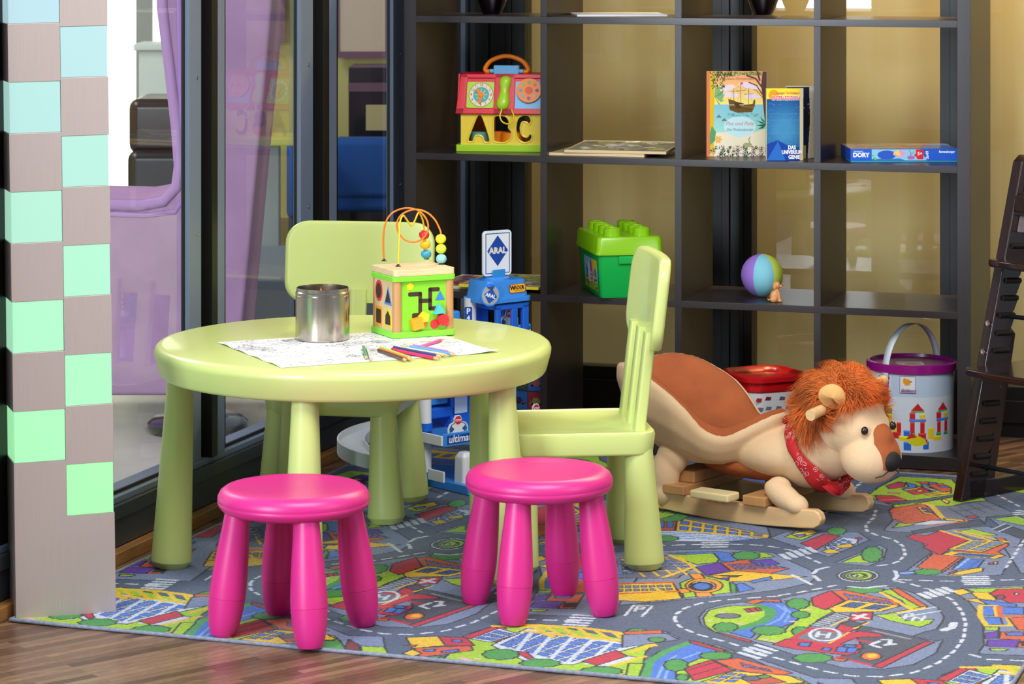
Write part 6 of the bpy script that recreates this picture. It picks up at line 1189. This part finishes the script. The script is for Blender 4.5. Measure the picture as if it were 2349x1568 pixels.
# --- small red house
A(GR, (830, 500), (900, 462), (1050, 470), (940, 520)); A(YE, (870, 480), (1000, 450), (1040, 472), (920, 505)); A(BL, (890, 488), (960, 478), (960, 492), (905, 498)); A(RE, (930, 540), (1085, 480), (1185, 492), (1030, 582)); A(WH, (1085, 560), (1200, 500), (1300, 512), (1290, 540), (1110, 595)); grid(zA, ((1095, 555), (1200, 508), (1270, 530), (1130, 585)), 4, 2, BL); A(YE, (1060, 590), (1120, 572), (1190, 596), (1110, 606)); A(YE, (1140, 555), (1250, 540), (1270, 560), (1190, 570)); SA(BU, 1160, 462, 56, 22); EA(RE, 1300, 508, 22, 6)
# --- B8 right block
A(YE, (1880, 840), (1965, 828), (2015, 852), (1940, 872)); A(GR, (1980, 830), (2349, 815), (2349, 900), (2120, 880)); A(YE, (2010, 850), (2130, 850), (2180, 900), (2060, 895)); A(RE, (2130, 860), (2180, 830), (2420, 825), (2420, 915), (2250, 915)); EA((150, 50, 80), 2200, 880, 28, 14); EA(WH, 2300, 860, 14, 7); A(YE, (1960, 895), (2060, 890), (2230, 925), (2100, 925)); A(BL, (2060, 895), (2300, 925), (2300, 945), (2120, 930))
for P in (((2070, 940), (2165, 940), (2160, 1000), (2080, 995)), ((2200, 945), (2349, 945), (2349, 990), (2210, 985)), ((2095, 1010), (2200, 1010), (2215, 1055), (2110, 1055))): A(BL, *P)
LA(YE, 1.1, (2070, 935), (2170, 935), (2180, 1000), (2250, 1010), (2270, 1060), (2110, 1062), (2070, 1000), (2070, 935)); LA(OR, 1.1, (2190, 940), (2200, 1005), (2349, 1000)); A(OR, (2250, 1012), (2420, 1005), (2420, 1085), (2310, 1088)); A(GR, (2090, 1070), (2190, 1070), (2190, 1090), (2100, 1090)); A(PU, (2095, 1112), (2190, 1095), (2185, 1140), (2105, 1145)); A(OR, (2200, 1100), (2420, 1095), (2420, 1200), (2310, 1200), (2300, 1150), (2190, 1145)); A(BL, (2230, 1105), (2349, 1105), (2349, 1125), (2240, 1125)); A(PU, (2120, 1152), (2325, 1150), (2300, 1200), (2110, 1192)); A(GR, (2130, 1205), (2250, 1210), (2230, 1222), (2140, 1220)); A(BK, (2330, 1160), (2420, 1160), (2420, 1190), (2340, 1190))
A(GR, (2150, 385), (2300, 366), (2420, 400), (2349, 430)); A(DK, (2150, 450), (2230, 420), (2420, 480), (2349, 510)); LA(WH, .5, (2150, 450), (2230, 415)); LA(WH, .5, (2190, 465), (2270, 430)); A(GR, (2180, 160), (2420, 150), (2420, 230), (2300, 215))
# --- the front band: office block, river house, garden (read on the left-hand repeat)
B(SW, (-900, 780), (-500, 700), (0, 900), (230, 905), (245, 975), (150, 1010), (-900, 1040))
B(GR, (600, 1100), (780, 910), (880, 905), (1100, 830), (1300, 820), (2060, 960), (2000, 1010), (1980, 1100), (1990, 1260), (1500, 1260), (600, 1110))
B(WH, (960, 965), (1200, 850), (1980, 965), (1500, 1098), (1180, 1068)); grid(zB, ((1010, 962), (1200, 868), (1900, 965), (1480, 1085)), 6, 6, BL, m=.10); [LB(WH, .9, (1240+140*k, 870+14*k), (1080+130*k, 1060+8*k)) for k in range(5)]
LB(YE, 1.6, (1200, 828), (1560, 846), (1820, 880), (2055, 965)); LB(YE, 1.2, (1190, 870), (1920, 945), (2050, 965)); [LB(YE, 1.0, (1220+110*k, 830+8*k), (1330+110*k, 895+10*k)) for k in range(7)]; LB(YE, 1.2, (2050, 965), (1900, 1010))
B(RE, (810, 885), (1010, 826), (1062, 852), (850, 912)); B(BL, (860, 915), (1060, 860), (1080, 885), (900, 930)); B(OR, (930, 935), (1080, 890), (1150, 885), (990, 945)); B(RE, (1110, 1005), (1200, 1010), (1245, 1050), (1210, 1058)); B(RE, (1570, 1072), (1800, 998), (1882, 1040), (1680, 1102)); B(WH, (1660, 1104), (1880, 1036), (1945, 1046), (1760, 1106)); LB(YE, 1.2, (1760, 1108), (1990, 1040))
for x, y, a_, b_ in ((1025, 1026, 112, 32), (1290, 1086, 125, 26), (1700, 1140, 130, 28), (1940, 870, 62, 17), (2080, 928, 56, 16), (590, 1050, 50, 12)): SA(BU, x, y, a_, b_, BK, zB)
B(OR, (1960, 915), (2110, 866), (2130, 880), (1990, 925)); B(SW, (2060, 880), (2130, 870), (2230, 915), (2090, 935)); [LB(OR, 1.0, (1760+50*k, 1190+6*k), (1860+50*k, 1165+6*k)) for k in range(5)]; [LB((70, 150, 80), 1.0, (1420+60*k, 1140+5*k), (1500+60*k, 1190+5*k)) for k in range(4)]; [cv.ell(*zB([(760+22*k, 1050+(k*37) % 30)])[0], .8, .5, (232, 178, 178)) for k in range(6)]
B(YE, (385, 912), (602, 904), (652, 966), (430, 986)); B(RE, (602, 904), (792, 916), (850, 968), (652, 966)); B(BL, (690, 925), (760, 930), (760, 945), (700, 942)); B(OR, (440, 984), (822, 968), (838, 1000), (480, 1048)); B(BL, (500, 995), (580, 988), (580, 1005), (510, 1008)); B(BL, (620, 1005), (740, 990), (740, 1008), (630, 1016)); B(YE, (360, 1020), (430, 990), (490, 1020), (430, 1042)); B(OR, (370, 965), (460, 962), (440, 975)); B(BU, (520, 1040), (620, 1036), (600, 1058))
B(GR, (80, 968), (240, 978), (282, 1046), (90, 1030)); B(DR, (0, 925), (64, 958), (88, 1026), (-40, 1016)); B(BU, (-260, 900), (-60, 930), (-10, 1010), (-300, 1000)); B(GR, (-200, 880), (-100, 900), (-60, 935), (-200, 930))
B(GR, (1990, 1260), (1985, 1100), (2080, 1010), (2320, 935), (2349, 938), (2600, 1010), (2600, 1260)); 
A(BL, (-30, 1290), (80, 1225), (240, 1172), (405, 1220), (290, 1270), (190, 1310), (140, 1360), (150, 1480), (-60, 1480)); LA((70, 156, 80), 1.8, (-60, 1400), (-30, 1290), (80, 1222), (235, 1165)); LA((130, 170, 235), .5, (60, 1420), (90, 1340), (160, 1280), (290, 1230)); LA((130, 170, 235), .5, (20, 1400), (60, 1310), (140, 1250)); A(RE, (225, 1152), (470, 1222), (460, 1236), (230, 1170)); A(GR, (-60, 1300), (-100, 1400), (-60, 1480), (-200, 1480), (-160, 1300))
A(RD, (440, 1215), (620, 1270), (960, 1430), (700, 1430), (500, 1290)); A(RE, (190, 1332), (362, 1278), (505, 1345), (255, 1412)); LA(BK, .3, (215, 1345), (400, 1290)); LA(BK, .3, (235, 1378), (450, 1318)); A(OR, (380, 1282), (540, 1268), (880, 1360), (760, 1390), (520, 1340)); grid(zA, ((540, 1290), (740, 1340), (760, 1360), (560, 1325)), 4, 2, BL); A(YE, (300, 1420), (500, 1350), (860, 1378), (960, 1420), (560, 1455)); grid(zA, ((330, 1415), (490, 1355), (600, 1370), (520, 1425)), 3, 2, BL); A((190, 80, 56), (560, 1400), (700, 1370), (840, 1420), (640, 1440)); EA((90, 90, 110), 620, 1395, 60, 16)
for x, y, a_, b_ in ((140, 1312, 70, 34), (395, 1252, 95, 22), (700, 1385, 40, 8), (180, 1390, 36, 20)): SA(BU, x, y, a_, b_)
A(OR, (-200, 1100), (50, 1090), (60, 1112), (-180, 1120)); A(SW, (-200, 1120), (80, 1110), (160, 1150), (-200, 1200)); SA(BU, 20, 1150, 50, 14)
A(RE, (1795, 1400), (1950, 1328), (2000, 1340), (1860, 1416)); A(WH, (1860, 1416), (2000, 1340), (2160, 1380), (2010, 1440)); grid(zA, ((1880, 1414), (2000, 1350), (2140, 1380), (2010, 1432)), 3, 3, BL, m=.12); LA(YE, 1.4, (1960, 1325), (2230, 1330), (2400, 1400))
# left river (grass banks) on the far repeat and a filler garden band further back
for x0, v0, k in ((14, 152, 2), (16, 190, 3)):
    Q = [(x0-9, v0-7), (x0+10, v0-9), (x0+13, v0+5), (x0-6, v0+8)]; cv.poly([(a*1+0, b_) for a, b_ in [(x0-14, v0-11), (x0+15, v0-13), (x0+18, v0+9), (x0-11, v0+12)]], GR if k % 2 == 0 else SW, BK, ow); cv.poly(Q, [RE, OR, PU, YE][k], BK, ow); cv.poly([(x0-8, v0-7), (x0+9, v0-9), (x0+8, v0-4), (x0-9, v0-2)], BL, BK, .3)
    for i in range(4): cv.poly([(x0-6+4*i, v0-1), (x0-4+4*i, v0-1.2), (x0-3.6+4*i, v0+3), (x0-5.6+4*i, v0+3.2)], BL if k != 2 else YE, BK, .25)
    cv.bush(x0+13, v0+6, 3, 2, BU, BK, .3); cv.bush(x0-10, v0-8, 3, 2, BU, BK, .3)
cv.dash([(-14, 171), (33, 171)], .75, WH, 2.3, 2); cv.dash([(36, 140), (36, 205)], .75, WH, 2.3, 2)
# --- roundabout and road markings
EA(WH, 1296, 745, 132, 40, BK); EA(RD, 1296, 745, 112, 33, BK); EA(GR, 1300, 744, 90, 27, BK); EA((150, 156, 120), 1290, 745, 62, 18, BK); EA(GR, 1296, 743, 42, 12, BK); EA((190, 196, 200), 1275, 745, 20, 7, BK)
for P in (((1010, 730), (1040, 705), (1105, 690)), ((1015, 745), (1050, 775)), ((1240, 815), (1340, 822), (1470, 808)), ((1530, 715), (1545, 745), (1525, 770)), ((880, 540+200), (1000, 800))): LA(WH, .9, *P)
DA((0, 552), (150, 550), (300, 546), (500, 545), (700, 552), (860, 580), (1000, 640), (1110, 690)); DA((800, 868), (900, 855), (1070, 822), (1180, 800)); DA((1410, 330), (1395, 375), (1345, 425), (1350, 460), (1420, 490), (1520, 515), (1580, 555), (1595, 610), (1560, 650), (1510, 670), (1360, 690))
DA((130, 1020), (140, 990), (195, 950), (300, 918), (430, 900), (620, 885), (840, 870)); DA((130, 1020), (160, 1065), (260, 1112), (480, 1170), (700, 1245), (900, 1300), (1080, 1350), (1250, 1380), (1450, 1385), (1650, 1360), (1800, 1300), (1910, 1220), (1965, 1140), (1980, 1050), (1955, 970), (1890, 895), (1780, 840), (1640, 800), (1520, 775))
DA((1560, 770), (1700, 775), (1900, 780), (2100, 775), (2500, 765)); DA((2010, 1245), (2120, 1275), (2500, 1290)); DA((2040, 160), (2349, 320)); DA((2349, 520), (2230, 700))
zebra(zA, 320, 522, 4, -3, 14, 145, -2); zebra(zA, 810, 610, 5, 42, -11, 45, 28, 1.4); zebra(zA, 1965, 752, 5, 4, 12, 145, -2); zebra(zA, 1690, 860, 5, 38, -10, 55, 26, 1.4); zebra(zA, 545, 1232, 4, 36, -16, 120, 36, 1.2); zebra(zA, 2290, 345, 2, 0, 12, 60, -4)
zebra(zB, 1520, 760, 5, -16, 16, 140, 8, 1.2); LB(WH, .6, (1860, 765), (1920, 695), (2045, 700), (1975, 770)); LB(WH, .7, (1925, 735), (1945, 705), (1990, 708), (1975, 722), (1940, 720))
# short pile: light speckle and a hint of relief
rs = np.random.RandomState(2); nz = rs.rand(cv.ny, cv.nx, 1).astype(np.float32); cv.a *= (.56+.46*nz)*np.array([.95, 1, 1.06], np.float32)
hz = (rs.rand(cv.ny, cv.nx)*.10)
def rugfn(X, Y):
    wv = .55*np.exp(-(Y/2.2)**2)*(.5+.5*np.sin(X/17.0+1))+1.0*np.exp(-((X)**2+(Y)**2)/60)
    return RA[0]+X*ru[0]+Y*rv[0], RA[1]+X*ru[1]+Y*rv[1], RT-.1+hz+wv*.15
M['rug'] = mat('printed_pile', None, .92, vcol=True, bump=.5, bscale=700, sheen=.15)
rug = cv.mesh('play_rug', 'rug', None, rugfn)
tag(rug, 'large rectangular play rug printed with streets, houses and a helipad', 'rug')
edge = []; st = 70
for x0, y0, x1, y1 in ((0, 0, RW, 0), (RW, 0, RW, RH), (RW, RH, 0, RH), (0, RH, 0, 0)):
    for i in range(st):
        X, Y = x0+(x1-x0)*i/st, y0+(y1-y0)*i/st; wv = .55*math.exp(-(Y/2.2)**2)*(.5+.5*math.sin(X/17.0+1))+1.0*math.exp(-((X)**2+(Y)**2)/60); edge.append((RA[0]+X*ru[0]+Y*rv[0], RA[1]+X*ru[1]+Y*rv[1],   .36+wv*.15))
b = MB(); b.tube(edge, .38, 10, closed=True); b.build('bound_edge', mat('grey_overlock_stitch', (128, 134, 152), .85, noise=.25, nscale=120, bump=.6, bscale=350), rug)
b = MB(); b.add([(RA[0]+x*ru[0]+y*rv[0], RA[1]+x*ru[1]+y*rv[1],   .1) for x, y in ((0, 0), (RW, 0), (RW, RH), (0, RH))], [(0, 1, 2, 3)], 0, False); b.build('rug_backing', plain((90, 90, 96), .9), rug)
